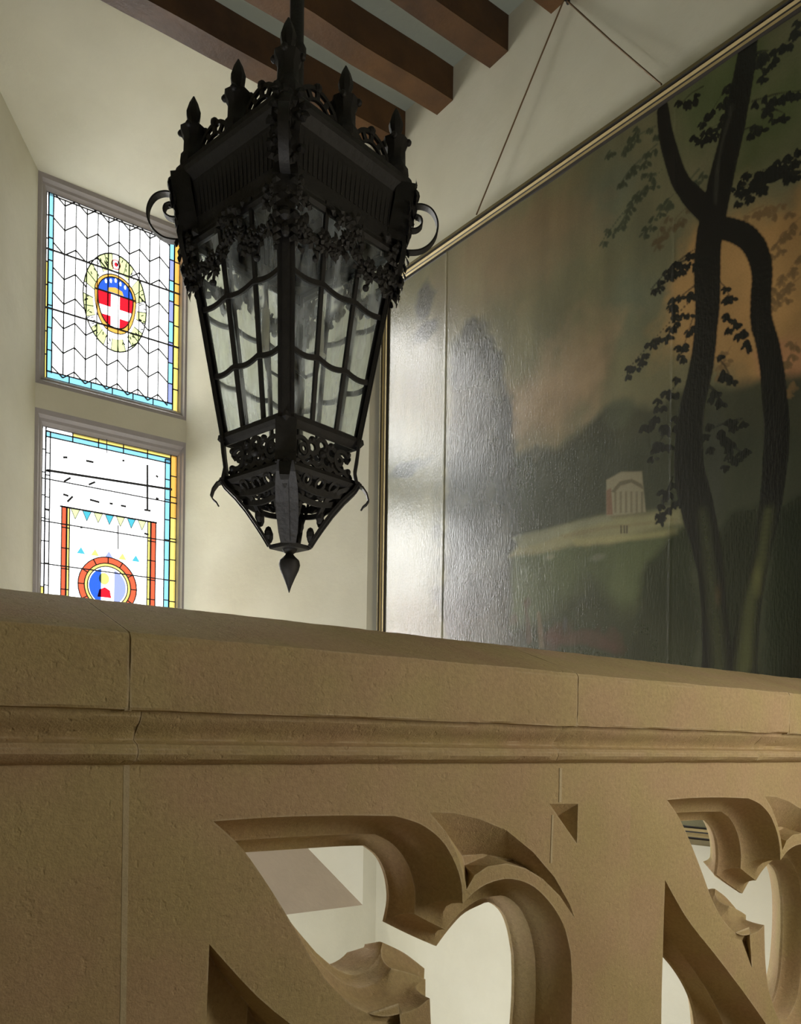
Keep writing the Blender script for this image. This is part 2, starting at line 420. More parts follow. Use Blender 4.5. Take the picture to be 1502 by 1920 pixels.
# the medallion, one layer in front: wreath ring, shield, crest
MY = GY+.001
zcm = czs+.02
n = 26
wrn = 0
for i in range(n):
    a0, a1 = 2*math.pi*i/n, 2*math.pi*(i+1)/n
    o = [(cxs+medr[0]*math.cos(a), zcm+medr[1]*math.sin(a)) for a in (a0, a1)]
    q = [(cxs+.118*math.cos(a), zcm-.01+.186*math.sin(a)) for a in (a1, a0)]
    pane(win1, o+q, 'green' if i % 3 else 'white', 'wreath_pane', MY)
    lead_line(LD, [o[0], q[1]], .0014, MY-.002)
random.seed(3)
for i in range(60):              # painted leaf strokes of the wreath
    a = random.uniform(0, 2*math.pi); k = random.uniform(.2, .8)
    x = cxs+(.118+.054*k)*math.cos(a); z = zcm+(.18+.07*k)*math.sin(a); t = a+random.uniform(-.7, .7)
    lead_line(LD, [(x, z), (x+.014*math.cos(t), z+.014*math.sin(t))], .0022, MY-.002)
pts = ell(cxs, zcm, *medr); lead_line(LD, pts+[pts[0]], .0035, MY-.001)
pts = ell(cxs, zcm-.01, .118, .186)
def shield(s, dz=0):             # oval-topped shield
    up = [(cxs+.112*s*math.cos(a), czs+.055+dz+.115*s*math.sin(a)) for a in np.linspace(0, math.pi, 15)]
    lo = [(cxs-.112*s*(1-t)**.0*math.cos(t*math.pi/2)**.75, czs+.055+dz-.20*s*math.sin(t*math.pi/2)) for t in np.linspace(.07, 1, 9)]
    ro = [(2*cxs-x, z) for x, z in lo[::-1][1:]]
    return up+lo+ro
def clip_px(poly, x0, x1, z0, z1): return clip(poly, x0, x1, z0, z1)
sh = shield(.86); s1 = shield(1.0); nsh = len(sh)
for k in range(0, nsh, 3):
    ks = [(k+q) % nsh for q in range(4)]
    pane(win1, [s1[q] for q in ks]+[sh[q] for q in ks[::-1]], 'orange', 'shield_border', MY-.001)
zs = czs+.062
def pane2(poly, m, nm, y): pane(win1, poly, m, nm, y)
cw, ch = .024, .024
cz0 = czs-.035
for (x0, x1, z0, z1) in ((0, cxs-cw, cz0+ch, zs), (cxs+cw, 9, cz0+ch, zs), (0, cxs-cw, 0, cz0-ch), (cxs+cw, 9, 0, cz0-ch)):
    pane2(clip(sh, x0, x1, z0, z1), 'red', 'shield_quarter', MY-.003)
pane2(clip(sh, cxs-cw, cxs+cw, 0, zs), 'white', 'cross', MY-.0035)
pane2(clip(sh, 0, cxs-cw, cz0-ch, cz0+ch), 'white', 'cross', MY-.0035)
pane2(clip(sh, cxs+cw, 9, cz0-ch, cz0+ch), 'white', 'cross', MY-.0035)
# coronet let into the crest
cr = [(cxs-.045, zs+.008), (cxs+.045, zs+.008), (cxs+.036, zs+.030), (cxs, zs+.040), (cxs-.036, zs+.030)]
tips = []
for k in range(5):
    x = cxs+(k-2)*.026; z = zs+.058+.010*(2-abs(k-2))
    tips.append([(x-.004, z-.01), (x+.004, z-.01), (x+.006, z+.004), (x, z+.013), (x-.006, z+.004)])
pane_cut(win1, clip(sh, 0, 9, zs, 9), [cr]+tips, 'cobalt', 'shield_crest', MY-.003)
pane2(cr, 'orange', 'coronet', MY-.003)
for q in tips: pane2(q, 'white', 'coronet_point', MY-.003)
lead_line(LD, sh+[sh[0]], .003, MY-.005); s1 = shield(1.0); lead_line(LD, s1+[s1[0]], .0022, MY-.003)
lead_line(LD, [(cxs-.112, zs), (cxs+.112, zs)], .004, MY-.006)
rr = (cxs, czs+.225)
pane_cut(win1, ell(rr[0], rr[1], .027, .029, n=16)[:-1], [ell(rr[0], rr[1], .019, .021, n=16)[:-1]], 'rose', 'roundel', MY-.004)
pane2(ell(rr[0], rr[1], .010, .012, n=12), 'red', 'roundel', MY-.006)
LD.build('lead_came', M['lead'], win1)

# lower light
win2 = empty('window_2', (1.58, G, E+.9), kind='structure')
win1_or = win2; LD = MB()
V0, V1 = E+.20, E+1.615
win_frame(win2, E+.133, E+1.685, V0, V1, gx0-.005, gx1)
gx0b = gx0-.005
jx0, jx1, jz0, jz1 = gx0b+.04, gx1-.07, V0+.05, V1-.05
vstrip(gx0b, gx0b+.018, V0, V1, 12, lambda i: 'yellow' if i < 5 else 'white')
vstrip(gx0b+.018, jx0, V0+.03, V1-.02, 12, lambda i: 'white' if i > 2 else 'blue')
vstrip(jx1, jx1+.032, V0+.03, V1-.03, 12, lambda i: 'blue')
vstrip(jx1+.032, gx1, V0, V1, 12, lambda i: 'yellow' if i < 9 else 'orange')
hstrip(gx0b+.018, jx1+.032, V1-.022, V1, 5, lambda i: 'yellow' if i else 'white')
hstrip(gx0b+.018, jx1+.032, jz1, V1-.022, 5, lambda i: 'blue')
hstrip(gx0b+.018, jx1+.032, V0, jz0, 5, lambda i: 'blue')
cols = [jx0, W2(121, 1000)[0]-.022, W2(121, 1000)[0]+.028, 1.47, 1.64, W2(286, 1000)[0]-.026, W2(286, 1000)[0]+.022, jx1]
rows = [jz0]+[jz0+(jz1-jz0)*k/6 for k in range(1, 6)]+[jz1]
rx, rz = W2(202, 1100)
for i in range(len(rows)-1):
    for j in range(len(cols)-1):
        pane(win2, [(cols[j], rows[i]), (cols[j+1], rows[i]), (cols[j+1], rows[i+1]), (cols[j], rows[i+1])], 'white')
for zz in rows[1:-1]: lead_line(LD, [(gx0b, zz), (gx1, zz)], .0035, GY)
for py0, py1 in ((882, 917),):
    a, b = W2(88, 882), W2(322, 918); lead_line(LD, [a, b], .007, GY-.002)
lead_line(LD, [W2(276, 872), W2(276, 955)], .006, GY-.001)
lead_line(LD, [W2(200, 820), W2(200, 850)], .002, GY-.001)
lead_line(LD, [W2(221, 985), W2(221, 1030)], .003, GY-.001)
random.seed(11)
for (x, y, dx, dy) in ((118, 858, 8, 0), (161, 864, 14, 3), (229, 864, 4, 0), (292, 892, 4, 3), (292, 934, 5, 2), (166, 909, 12, -5), (120, 903, 12, -7),
                       (118, 927, 10, 3), (126, 941, 10, -10), (168, 937, 18, 5), (205, 944, 6, 1), (226, 948, 10, 2), (270, 956, 12, 2),
                       (270, 1000, 8, 3), (150, 989, 4, 0), (85, 882, 8, 2), (85, 955, 8, 2)):
    lead_line(LD, [W2(x, y), W2(x+dx, y+dy)], .006, GY-.002)
# red posts with yellow inner fillets
FY = GY+.001
pz1 = W2(118, 950)[1]; pz1b = W2(288, 978)[1]
for (xa, xb, zt_, m) in ((W2(115, 1000)[0], W2(124, 1000)[0], pz1, 'scarlet'), (W2(125, 1000)[0], W2(130, 1000)[0], pz1, 'yellow'),
                    (W2(283, 1000)[0], W2(292, 1000)[0], pz1, 'scarlet'), (W2(276.5, 1000)[0], W2(282, 1000)[0], pz1, 'yellow')):
    nn = 9
    for k in range(nn):
        a, b = jz0+(zt_-jz0)*k/nn, jz0+(zt_-jz0)*(k+1)/nn
        pane(win2, [(xa, a), (xb, a), (xb, b), (xa, b)], m, 'post_pane', FY)
        lead_line(LD, [(xa, b), (xb, b)], .003, FY-.002)
    lead_line(LD, [(xa, jz0), (xa, zt_)], .003, FY-.002); lead_line(LD, [(xb, jz0), (xb, zt_)], .003, FY-.002)
tA, tB = (W2(130, 952)[0], pz1), (W2(276, 975)[0], pz1)
lead_line(LD, [(W2(112, 950)[0], pz1), (W2(294, 980)[0], pz1)], .005, FY-.002)
nt_ = 7
for k in range(nt_):
    x0 = tA[0]+(tB[0]-tA[0])*(k+.1)/nt_; x1 = tA[0]+(tB[0]-tA[0])*(k+.9)/nt_
    pane(win2, [(x0, pz1), (x1, pz1), ((x0+x1)/2, pz1-.055)], ('green', 'teal')[k % 2], 'pennant', FY)
    lead_line(LD, [(x0, pz1), ((x0+x1)/2, pz1-.055), (x1, pz1)], .0015, FY-.002)
zk = W2(200, 1045)[1]
for k, m in enumerate(('teal', 'yellow', 'violet', 'yellow', 'teal')):
    x0 = tA[0]+.03+(tB[0]-tA[0]-.05)*(k+.15)/5; x1 = tA[0]+.03+(tB[0]-tA[0]-.05)*(k+.75)/5
    pane(win2, [(x0, zk), (x1, zk), ((x0+x1)/2, zk+.035)], m, 'pennant', FY)
# roundel
rx = W2(202, 1095)[0]; rz = W2(202, 1100)[1]
n = 12
for k in range(n):
    a0, a1 = 2*math.pi*k/n, 2*math.pi*(k+1)/n
    seg = [(rx+.158*math.cos(a0+(a1-a0)*t), rz+.158*math.sin(a0+(a1-a0)*t)) for t in (0, .5, 1)]
    inn = [(rx+.125*math.cos(a0+(a1-a0)*t), rz+.125*math.sin(a0+(a1-a0)*t)) for t in (1, .5, 0)]
    pane(win2, seg+inn, 'scarlet', 'roundel_pane', FY); lead_line(LD, [seg[0], inn[-1]], .003, FY-.002)
    inn2 = [(rx+.108*math.cos(a0+(a1-a0)*t), rz+.108*math.sin(a0+(a1-a0)*t)) for t in (0, .5, 1)]
    pane(win2, inn2+inn, 'yellow', 'roundel_pane', FY)
for r_ in (.158, .125, .108):
    q = ell(rx, rz, r_, r_); lead_line(LD, q+[q[0]], .003, FY-.002)
pane(win2, clip(ell(rx, rz, .1, .1), rx-.1, rx-.035, 0, 9), 'cobalt', 'roundel_pane', FY)
pane(win2, clip(ell(rx, rz, .1, .1), rx+.035, rx+.1, 0, 9), 'violet', 'roundel_pane', FY)
pane(win2, ell(rx-.02, rz+.04, .028, .032, n=14), 'yellow', 'head_pane', FY-.002)
pane(win2, [(rx-.055, rz-.06), (rx+.02, rz-.06), (rx+.012, rz-.02), (rx-.015, rz-.005), (rx-.045, rz-.02)], 'red', 'robe_pane', FY-.002)
LD.build('lead_came', M['lead'], win2)
# stone transom between the lights
tb = MB(); tb.box(wx0, wx1, G, G+.24, E+1.685, E+1.81); o = tb.build('trim_2', M['plaster']); tag(o, kind='structure')

# ------------------------------------------------------------------ balustrade
bal = empty('stone_balustrade', (.8, 1.25, 0), 'carved sandstone balustrade with pierced tracery panels and moulded handrail across the foreground', 'balustrade')
c0, mid, back = 1.10, 1.235, 1.32
def rail(name, prof, x0, x1, mtl, amp=.0015, step=.02, seed=0):
    m = MB(); n = max(2, int((x1-x0)/step)); k = len(prof); vs = []; fs = []
    for i in range(n+1):
        x = x0+(x1-x0)*i/n; e = .002 if i in (0, n) and k > 24 else 0
        for j, (y, z) in enumerate(prof):
            q = Vector((x*9, j*1.3+seed, z*20)); d = noise.noise(q)*amp + noise.noise(q*4)*amp*.5
            vs.append((x, y+d*(1 if y < 1.25 else -1)+(e if y < 1.25 else -e), E+z+d*.8-(e if j == 2 else 0)))
    for i in range(n):
        for j in range(k):
            a = i*k+j; b = i*k+(j+1) % k; fs.append((a, b, b+k, a+k))
    fs += [tuple(range(k-1, -1, -1)), tuple(n*k+j for j in range(k))]
    m.add(vs, fs); return m.build(name, mtl, bal, smooth=28)
copf = [(1.078, .0370), (1.052, .0385), (1.050, .042), (1.0495, .075), (1.049, .105), (1.0495, .128), (1.053, .1345), (1.060, .138), (1.15, .170), (1.235, .2005), (1.25, .203)]
XE = A-.066
cop = copf+[(2.5-y, z) for y, z in copf[::-1][1:]]
mldf = [(1.097, -.0305), (1.090, -.0275), (1.080, -.0235), (1.0745, -.017), (1.074, -.0105), (1.078, -.0045), (1.087, -.001), (1.0915, .002), (1.0885, .008), (1.080, .016), (1.071, .024), (1.066, .031), (1.065, .0392)]
mld = mldf+[(2.5-y, z) for y, z in mldf[::-1]]
XJ = [-1.66, -.72, onY(243, 1250, 1.05)[0], onY(1083, 1310, 1.05)[0], onY(1481, 1310, 1.05)[0], XE]
for i in range(5): rail('coping_stone', cop, XJ[i]+.001, XJ[i+1]-.001, M['stone'], .0022, .012, i*5)
XM = [-1.66, onY(257, 1410, 1.08)[0], onY(1045, 1400, 1.08)[0], onY(1420, 1400, 1.08)[0], XE]
for i in range(4): rail('moulding_stone', mld, XM[i]+.0004, XM[i+1]-.0004, M['stone'], .0009, .016, 40+i*5)
for x in XJ[1:-1]:
    m = MB(); pr = [(y+(.0012 if y < 1.25 else -.0012), z-.0012) for y, z in cop]
    k = len(pr); vs = [(x+s, y, E+z) for s in (-.0045, .0045) for y, z in pr]
    m.add(vs, [tuple(range(k)), tuple(range(2*k-1, k-1, -1))]+[(j, (j+1) % k, (j+1) % k+k, j+k) for j in range(k)])
    m.build('mortar_joint', M['mortar'], bal)

def f1(pts): return [(onY(x, y, c0)[0], onY(x, y, c0)[2]) for x, y in pts]
def fm(pts, dx=0): return [(onY(x, y, mid)[0]+dx, onY(x, y, mid)[2]) for x, y in pts]
PER = 1.04
def f2(pts): return [(onY(x, y, c0)[0]-PER, onY(x, y, c0)[2]) for x, y in pts]
def fm2(pts): return [(onY(x, y, mid)[0]-PER, onY(x, y, mid)[2]) for x, y in pts]
def resample(pts, n):                       # Catmull-Rom through pts, n samples by arc length (open)
    P_ = [Vector(p) for p in pts]; out = []
    for i in range(len(P_)-1):
        p0, p1, p2, p3 = P_[max(i-1, 0)], P_[i], P_[i+1], P_[min(i+2, len(P_)-1)]
        for t in np.linspace(0, 1, 12, endpoint=False):
            out.append(.5*((2*p1)+(p2-p0)*t+(2*p0-5*p1+4*p2-p3)*t*t+(3*p1-p0-3*p2+p3)*t**3))
    out.append(P_[-1])
    L_ = [0]
    for a, b in zip(out, out[1:]): L_.append(L_[-1]+(b-a).length)
    res = []
    for k in range(n):
        s = L_[-1]*k/(n-1); i = max(0, min(len(L_)-2, int(np.searchsorted(L_, s))-1))
        t = 0 if L_[i+1] == L_[i] else (s-L_[i])/(L_[i+1]-L_[i]); t = min(1, max(0, t)); q = out[i].lerp(out[i+1], t); res.append((q.x, q.y))
    return res
def ring(segs):                             # segs: list of (outer pts, inner pts, n)
    O, I = [], []
    for o, i, n in segs:
        a = resample(o, n) if len(o) > 1 else [o[0]]*n; b = resample(i, n) if len(i) > 1 else [i[0]]*n
        O += a[:-1]; I += b[:-1]
    return O, I
# main double-lobed recess, outer edge on the face and hole edge in mid thickness
main = ring([
    (f1([(400,1540),(520,1532),(640,1529),(740,1530)]), fm([(452,1598),(560,1591),(640,1586),(680,1585)]), 12),
    (f1([(740,1530),(790,1546),(830,1578),(855,1622),(866,1660),(867,1690)]), fm([(680,1585),(702,1602),(716,1626),(724,1655),(726,1690),(719,1728)]), 18),
    (f1([(867,1690),(868,1694)]), fm([(719,1728),(765,1751),(815,1773)]), 8),
    (f1([(868,1694),(895,1668),(925,1653),(960,1648),(1000,1662),(1035,1697),(1058,1738),(1070,1785)]), fm([(815,1773),(838,1742),(865,1713),(895,1697),(915,1691),(938,1708),(952,1742),(960,1790)]), 24),
    (f1([(1070,1785),(1073,1850),(1071,1930),(1062,2040),(1030,2130),(960,2170)]), fm([(960,1790),(961,1850),(957,1920),(948,1990),(925,2050),(892,2080)]), 18),
    (f1([(960,2170),(880,2140),(830,2060),(812,1980),(808,1920),(806,1872)]), fm([(892,2080),(845,2040),(815,1980),(800,1920),(792,1870),(793,1815)]), 18),
    (f1([(806,1872),(800,1876),(785,1888),(765,1897)]), fm([(793,1815),(755,1786),(714,1766)]), 12),
    (f1([(765,1897),(720,1906),(675,1893),(625,1853),(585,1800)]), fm([(714,1766),(710,1790),(690,1815),(660,1828),(627,1815),(590,1785)]), 20),
    (f1([(585,1800),(528,1700),(470,1612),(440,1576),(400,1540)]), fm([(590,1785),(540,1725),(480,1640),(458,1608),(452,1598)]), 18)])
low = ring([
    (f2([(1247,1650),(1290,1725),(1345,1795),(1400,1868),(1440,1925)]), fm2([(1236,1785),(1262,1816),(1283,1850),(1297,1885),(1303,1920)]), 16),
    (f2([(1440,1925),(1475,2010),(1470,2110),(1400,2190),(1240,2200)]), fm2([(1303,1920),(1306,1990),(1295,2060),(1270,2100),(1236,2120)]), 16),
    (f2([(1240,2200),(1240,1920),(1243,1785),(1247,1650)]), fm2([(1236,2120),(1232,1920),(1234,1820),(1236,1785)]), 14)])
PROF = [(0, 0), (.012, .10), (.05, .24), (.13, .38), (.25, .49), (.40, .56), (.56, .59), (.60, .60), (.615, .68), (.66, .78), (.74, .87), (.86, .935), (1, .965), (1, 1)]
dag = f1([(805,1523),(850,1524),(900,1536),(950,1557),(1000,1598),(1040,1645),(1068,1695),(1078,1722),(1050,1680),(1018,1648),(985,1628),(950,1619),(915,1624),(890,1641),(875,1668),(868,1636),(856,1598),(835,1558)])
dagi = [(onY(x, y, c0+.05)[0], onY(x, y, c0+.05)[2]) for x, y in ((866,1604),(905,1601),(960,1612),(930,1618),(900,1628),(879,1650))]
tri1 = (f1([(1030,1507),(1084,1507),(1082,1582)]), onY(1043, 1532, c0+.035))
tri2 = (f2([(1362,1755),(1405,1738),(1410,1815)]), (onY(1398, 1765, c0+.022)[0]-PER, 0, onY(1398, 1765, c0+.022)[2]))
def nearest(p, poly):
    best = None; p = Vector(p)
    for i in range(len(poly)):
        a, b = Vector(poly[i]), Vector(poly[(i+1) % len(poly)]); d = b-a
        t = max(0, min(1, (p-a).dot(d)/d.length_squared)); q = a+d*t
        if best is None or (q-p).length < best[0]: best = ((q-p).length, q)
    return best[1]
px0, px1 = onY(235, 1600, c0)[0], 0
px1 = px0+PER
zt0, zb0 = E-.028, .012
def back_loop(O, I):    # back edge of a piercing: opens out sideways; the broken lower cusp keeps its full thickness
    n = len(I); ar = sum(I[k][0]*I[(k+1) % n][1]-I[(k+1) % n][0]*I[k][1] for k in range(n)); sg = 1 if ar > 0 else -1
    lx, hx = fm([(600, 1800)])[0][0], fm([(712, 1800)])[0][0]; hz_ = fm([(700, 1775)])[0][1]
    off = []
    for k in range(n):
        a, b = Vector(I[(k-2) % n]), Vector(I[(k+2) % n]); d = (b-a).normalized(); nx, nz = d.y*sg, -d.x*sg
        q = 0 if (n > 100 and lx < I[k][0] < hx and I[k][1] < hz_ and nz < .2) else 1
        off.append((.105*max(0, nx)*q, .035*nz*q))
    off = [tuple(sum(off[(k+d) % n][c] for d in (-2, -1, 0, 1, 2))/5 for c in (0, 1)) for k in range(n)]
    return [(i[0]+f[0], i[1]+f[1]) for i, f in zip(I, off)]
def panel_mesh():
    m = MB()
    rect = [(px0, zb0), (px1, zb0), (px1, zt0), (px0, zt0)]
    n = 13
    dago = dag
    def layer(y, loops):
        L3 = [[Vector((x, y, z)) for x, z in l] for l in loops]
        fl = [v for l in L3 for v in l]
        m.add(fl, [tuple(t) for t in tessellate_polygon(L3)])
    tr = [main[0], low[0], dag, tri1[0], tri2[0]]
    layer(c0, [rect]+tr); layer(back, [rect, back_loop(*main), back_loop(*low)])
    for a, b in ((rect[0], rect[1]), (rect[2], rect[3])): m.quad((a[0], c0, a[1]), (b[0], c0, b[1]), (b[0], back, b[1]), (a[0], back, a[1]))
    for O, I in (main, low):
        K = len(O); rows = [[(o[0]*(1-s)+i[0]*s, c0+(mid-c0)*d, o[1]*(1-s)+i[1]*s) for o, i in zip(O, I)] for s, d in PROF]
        BL = back_loop(O, I)
        rows += [[(q[0]*(1-s)+i[0]*s, back-(back-mid-.003)*s, q[1]*(1-s)+i[1]*s) for q, i in zip(BL, I)] for s in (1, .66, .33, 0)]
        vs = [v for r in rows for v in r]; fs = [(r*K+k, r*K+(k+1) % K, (r+1)*K+(k+1) % K, (r+1)*K+k) for r in range(len(rows)-1) for k in range(K)]
        m.add(vs, fs)
    # dagger recess with its own floor
    K = len(dag); vs = [(x, c0, z) for x, z in dag]+[(*([nearest(p, dagi)[0], c0+.05, nearest(p, dagi)[1]]),) for p in dag]
    m.add(vs, [(k, (k+1) % K, (k+1) % K+K, k+K) for k in range(K)])
    L3 = [Vector((x, c0+.05, z)) for x, z in dagi]; m.add(L3, [tuple(t) for t in tessellate_polygon([L3])])
    for t, ap, dd in ((tri1[0], tri1[1], .035), (tri2[0], tri2[1], .022)):
        m.add([(x, c0, z) for x, z in t]+[(ap[0], c0+dd, ap[2])], [(0, 1, 3), (1, 2, 3), (2, 0, 3)])
    return m
pan = panel_mesh().build('tracery_panel', M['stone'], bal, smooth=32)
p2 = pan.copy(); C.objects.link(p2); p2.parent = bal; p2.matrix_parent_inverse = pan.matrix_parent_inverse.copy(); p2.location.x += PER
for x0, x1 in ((-1.66, -.62), (-.618, px0-.002), (px1+PER+.0015, XE)):
    m = MB(); m.box(x0, x1, c0, back, zb0, zt0); m.build('plain_block', M['stone'], bal)
pl = MB(); pl.box(-1.66, XE, c0-.03, back+.03, 0, .011); pl.build('plinth', M['stone'], bal)
def joint(pts, wd=.007):
    m = MB(); q = [onY(x, y, c0) for x, y in pts]
    for a, b in zip(q, q[1:]): m.bar((a[0], c0+.0005, a[2]), (b[0], c0+.0005, b[2]), wd, .003, (0, 1, 0))
    m.build('mortar_joint', M['mortar'], bal)
joint([(1051,1440),(1050,1504)]); joint([(1036,1528),(1033,1618)], .005)
m = MB(); m.box(px0-.004, px0+.004, c0-.0004, c0+.01, zb0, zt0); m.build('mortar_joint', M['mortar'], bal)

# ------------------------------------------------------------------ the landscape picture
pic = empty('landscape_painting', (A-.03, 2.4, E+1.0), 'large dark landscape painting of trees and a small temple in thin gilt frame', 'painting')
FO_Y0, FO_Y1, FO_Z0, FO_Z1 = 1.17, 3.588, E-.330, E+2.372
# profile: (inward distance, projection from wall, material)
fp = [(0, .004, 0), (0, .040, 0), (.006, .050, 0), (.020, .052, 1), (.023, .045, 1), (.027, .046, 2), (.035, .054, 2), (.042, .047, 1), (.047, .045, 2), (.056, .043, 3), (.060, .033, 3), (.068, .030, 3)]
cs = [(FO_Y0, FO_Z0), (FO_Y1, FO_Z0), (FO_Y1, FO_Z1), (FO_Y0, FO_Z1)]
sgn = [(1, 1), (-1, 1), (-1, -1), (1, -1)]
for k in range(4):
    m = MB(); k2 = (k+1) % 4
    for (d0, h0, mm), (d1, h1, _) in zip(fp, fp[1:]):
        a = lambda c, d, h: (A-h, cs[c][0]+sgn[c][0]*d, cs[c][1]+sgn[c][1]*d)
        m.quad(a(k, d0, h0), a(k2, d0, h0), a(k2, d1, h1), a(k, d1, h1), mm)
    m.build('frame_rail', [M['gilt_dark'], M['frame_black'], M['gold'], M['frame_black']], pic)

def smooth(e0, e1, x): t = np.clip((x-e0)/(e1-e0), 0, 1); return t*t*(3-2*t)
Y0, Y1, Z0, Z1 = FO_Y0+.06, FO_Y1-.06, FO_Z0+.06, FO_Z1-.06
NY, NZ = 640, 700
ys = np.linspace(Y0, Y1, NY); zs_ = np.linspace(Z0, Z1, NZ); YY, ZZ = np.meshgrid(ys, zs_)
XC = A-.032
def cp(x, y): q = onX(x, y, XC); return q[1], q[2]          # photo measure -> canvas coordinates
col = np.zeros((NZ, NY, 3))
def fbm(sy, sz, seed, oct=4):
    out = np.zeros((NZ, NY)); amp = 1; tot = 0
    r = np.random.default_rng(seed)
    for o in range(oct):
        ny, nz = int(sy*2**o)+2, int(sz*2**o)+2
        g = r.random((nz+1, ny+1)); u = np.linspace(0, ny-1e-3, NY); v = np.linspace(0, nz-1e-3, NZ)
        ui, vi = u.astype(int), v.astype(int); fu, fv = u-ui, v-vi; fu = fu*fu*(3-2*fu); fv = (fv*fv*(3-2*fv))[:, None]
        a = g[np.ix_(vi, ui)]*(1-fu)+g[np.ix_(vi, ui+1)]*fu; b = g[np.ix_(vi+1, ui)]*(1-fu)+g[np.ix_(vi+1, ui+1)]*fu
        out += amp*(a*(1-fv)+b*fv); tot += amp; amp *= .5
    return out/tot
def lay(mask, c):
    global col
    col = col*(1-mask[..., None])+np.array(c)*mask[..., None]
def blob(x, y, ry, rz, c, a=1., hard=.0, nz=.0, seed=1, rot=0):
    cy_, cz_ = cp(x, y); dy, dz = YY-cy_, ZZ-cz_
    co, si = math.cos(rot), math.sin(rot); u = (dy*co+dz*si)/ry; v = (-dy*si+dz*co)/rz
    d = np.sqrt(u*u+v*v)
    if nz: d = d+(NOI[seed % 3]-.5)*nz*2
    lay(a*(1-smooth(hard, 1, d)), c)
NOI = [fbm(10, 12, 1, 5), fbm(22, 24, 2, 4), fbm(5, 6, 3, 5)]
col[:] = (.125, .122, .062)
lay(.6*NOI[2], (.19, .175, .095))
def poly(pts, c, a=1., soft=.012, nz=.0):
    P_ = np.array([cp(x, y) for x, y in pts]); inside = np.zeros(YY.shape, bool); dist = np.full(YY.shape, 9.)
    yy = YY+(NOI[1]-.5)*nz; zz = ZZ+(NOI[0]-.5)*nz
    for i in range(len(P_)):
        (ya, za), (yb, zb_) = P_[i], P_[(i+1) % len(P_)]
        cond = ((za > zz) != (zb_ > zz)); t = (yb-ya)*(zz-za)/(zb_-za if zb_ != za else 1e-9)+ya
        inside ^= cond & (yy < t)
        dy, dz = yb-ya, zb_-za; L2 = dy*dy+dz*dz+1e-12; tt = np.clip(((yy-ya)*dy+(zz-za)*dz)/L2, 0, 1)
        dist = np.minimum(dist, np.hypot(yy-ya-tt*dy, zz-za-tt*dz))
    sd = np.where(inside, dist, -dist); lay(a*smooth(-soft, soft, sd), c)
for x, y, ry, rz, c, a in ((900, 470, .5, .4, (.21, .165, .09), .8), (1080, 420, .25, .25, (.20, .18, .10), .5), (1140, 380, .25, .3, (.13, .15, .10), .7), (1190, 560, .25, .3, (.13, .15, .10), .8),
                         (1330, 180, .3, .3, (.08, .11, .04), .8), (1480, 150, .3, .4, (.07, .095, .03), .9), (800, 640, .3, .3, (.24, .22, .18), .5), (1230, 800, .25, .1, (.15, .15, .09), .7)):
    blob(x, y, ry, rz, c, a, 0, .5, 0)
poly([(1130,560),(1080,620),(1040,680),(960,720),(950,830),(1010,850),(1090,790),(1130,700),(1150,620)], (.30, .20, .11), .6, .12, .35)
poly([(1060,640),(1000,700),(960,760),(965,810),(1030,770),(1090,700)], (.34, .25, .15), .45, .10, .35)
poly([(880,420),(1000,380),(1060,330),(1100,420),(1020,520),(900,560)], (.22, .15, .08), .6, .12, .3)
poly([(1250,520),(1290,430),(1400,380),(1502,360),(1650,380),(1650,700),(1400,730),(1330,690),(1240,640)], (.40, .235, .085), .85, .07, .25)
poly([(1380,470),(1440,430),(1480,560),(1440,640),(1390,600)], (.46, .27, .10), .7, .06, .2)
poly([(1500,640),(1420,660),(1440,720),(1600,700)], (.45, .22, .11), .7, .04, .2)
def stroke(pts, c, a=1., soft=.004):        # pts: (px, py, width px)
    Q = [(*cp(x, y), wd/(abs(cp(x-20, y)[0]-cp(x+20, y)[0]) and 40/abs(cp(x-20, y)[0]-cp(x+20, y)[0]))/2) for x, y, wd in pts]
    P_ = resample([(q[0], q[1]) for q in Q], len(Q)*8); R_ = np.interp(np.linspace(0, 1, len(P_)), np.linspace(0, 1, len(Q)), [q[2] for q in Q])
    best = np.full(YY.shape, -9.)
    for (p, r) in zip(P_, R_):
        i0, i1 = np.searchsorted(ys, [p[0]-r-.03, p[0]+r+.03]); j0, j1 = np.searchsorted(zs_, [p[1]-r-.03, p[1]+r+.03])
        if i0 == i1 or j0 == j1: continue
        s = np.s_[j0:j1, i0:i1]; best[s] = np.maximum(best[s], r-np.hypot(YY[s]-p[0], ZZ[s]-p[1]))
    lay(a*smooth(-soft, soft, best+(NOI[1]-.5)*.01), c)
# hills and woods
poly([(955,1300),(955,855),(1010,850),(1060,838),(1100,800),(1140,760),(1180,745),(1230,752),(1290,735),(1502,700),(1600,700),(1600,1400)], (.050, .054, .030), 1, .03, .09)
poly([(960,1300),(965,870),(1040,855),(1110,830),(1200,820),(1290,830),(1600,800),(1600,1400)], (.045, .052, .030), .9, .03, .05)
blob(1005, 850, .03, .05, (.07, .07, .04), .9, .4, .3); blob(1160, 775, .09, .07, (.07, .08, .045), .8, .4, .3)
# left cypress group
for x, y, ry, rz in ((795, 570, .12, .11), (800, 620, .15, .06), (880, 620, .07, .09), (905, 660, .10, .09), (925, 690, .08, .09), (870, 700, .12, .12), (900, 780, .20, .14), (945, 790, .06, .12), (890, 880, .26, .20), (940, 880, .08, .25), (880, 1000, .30, .22), (880, 1120, .30, .15), (760, 880, .2, .05)):
    blob(x, y, ry, rz, (.040, .042, .040) if x < 860 else (.034, .036, .030), .85, .45, .45, 1)
poly([(850,640),(905,600),(945,700),(965,760),(968,1000),(960,1300),(840,1300),(835,900)], (.030, .032, .028), .8, .03, .09)
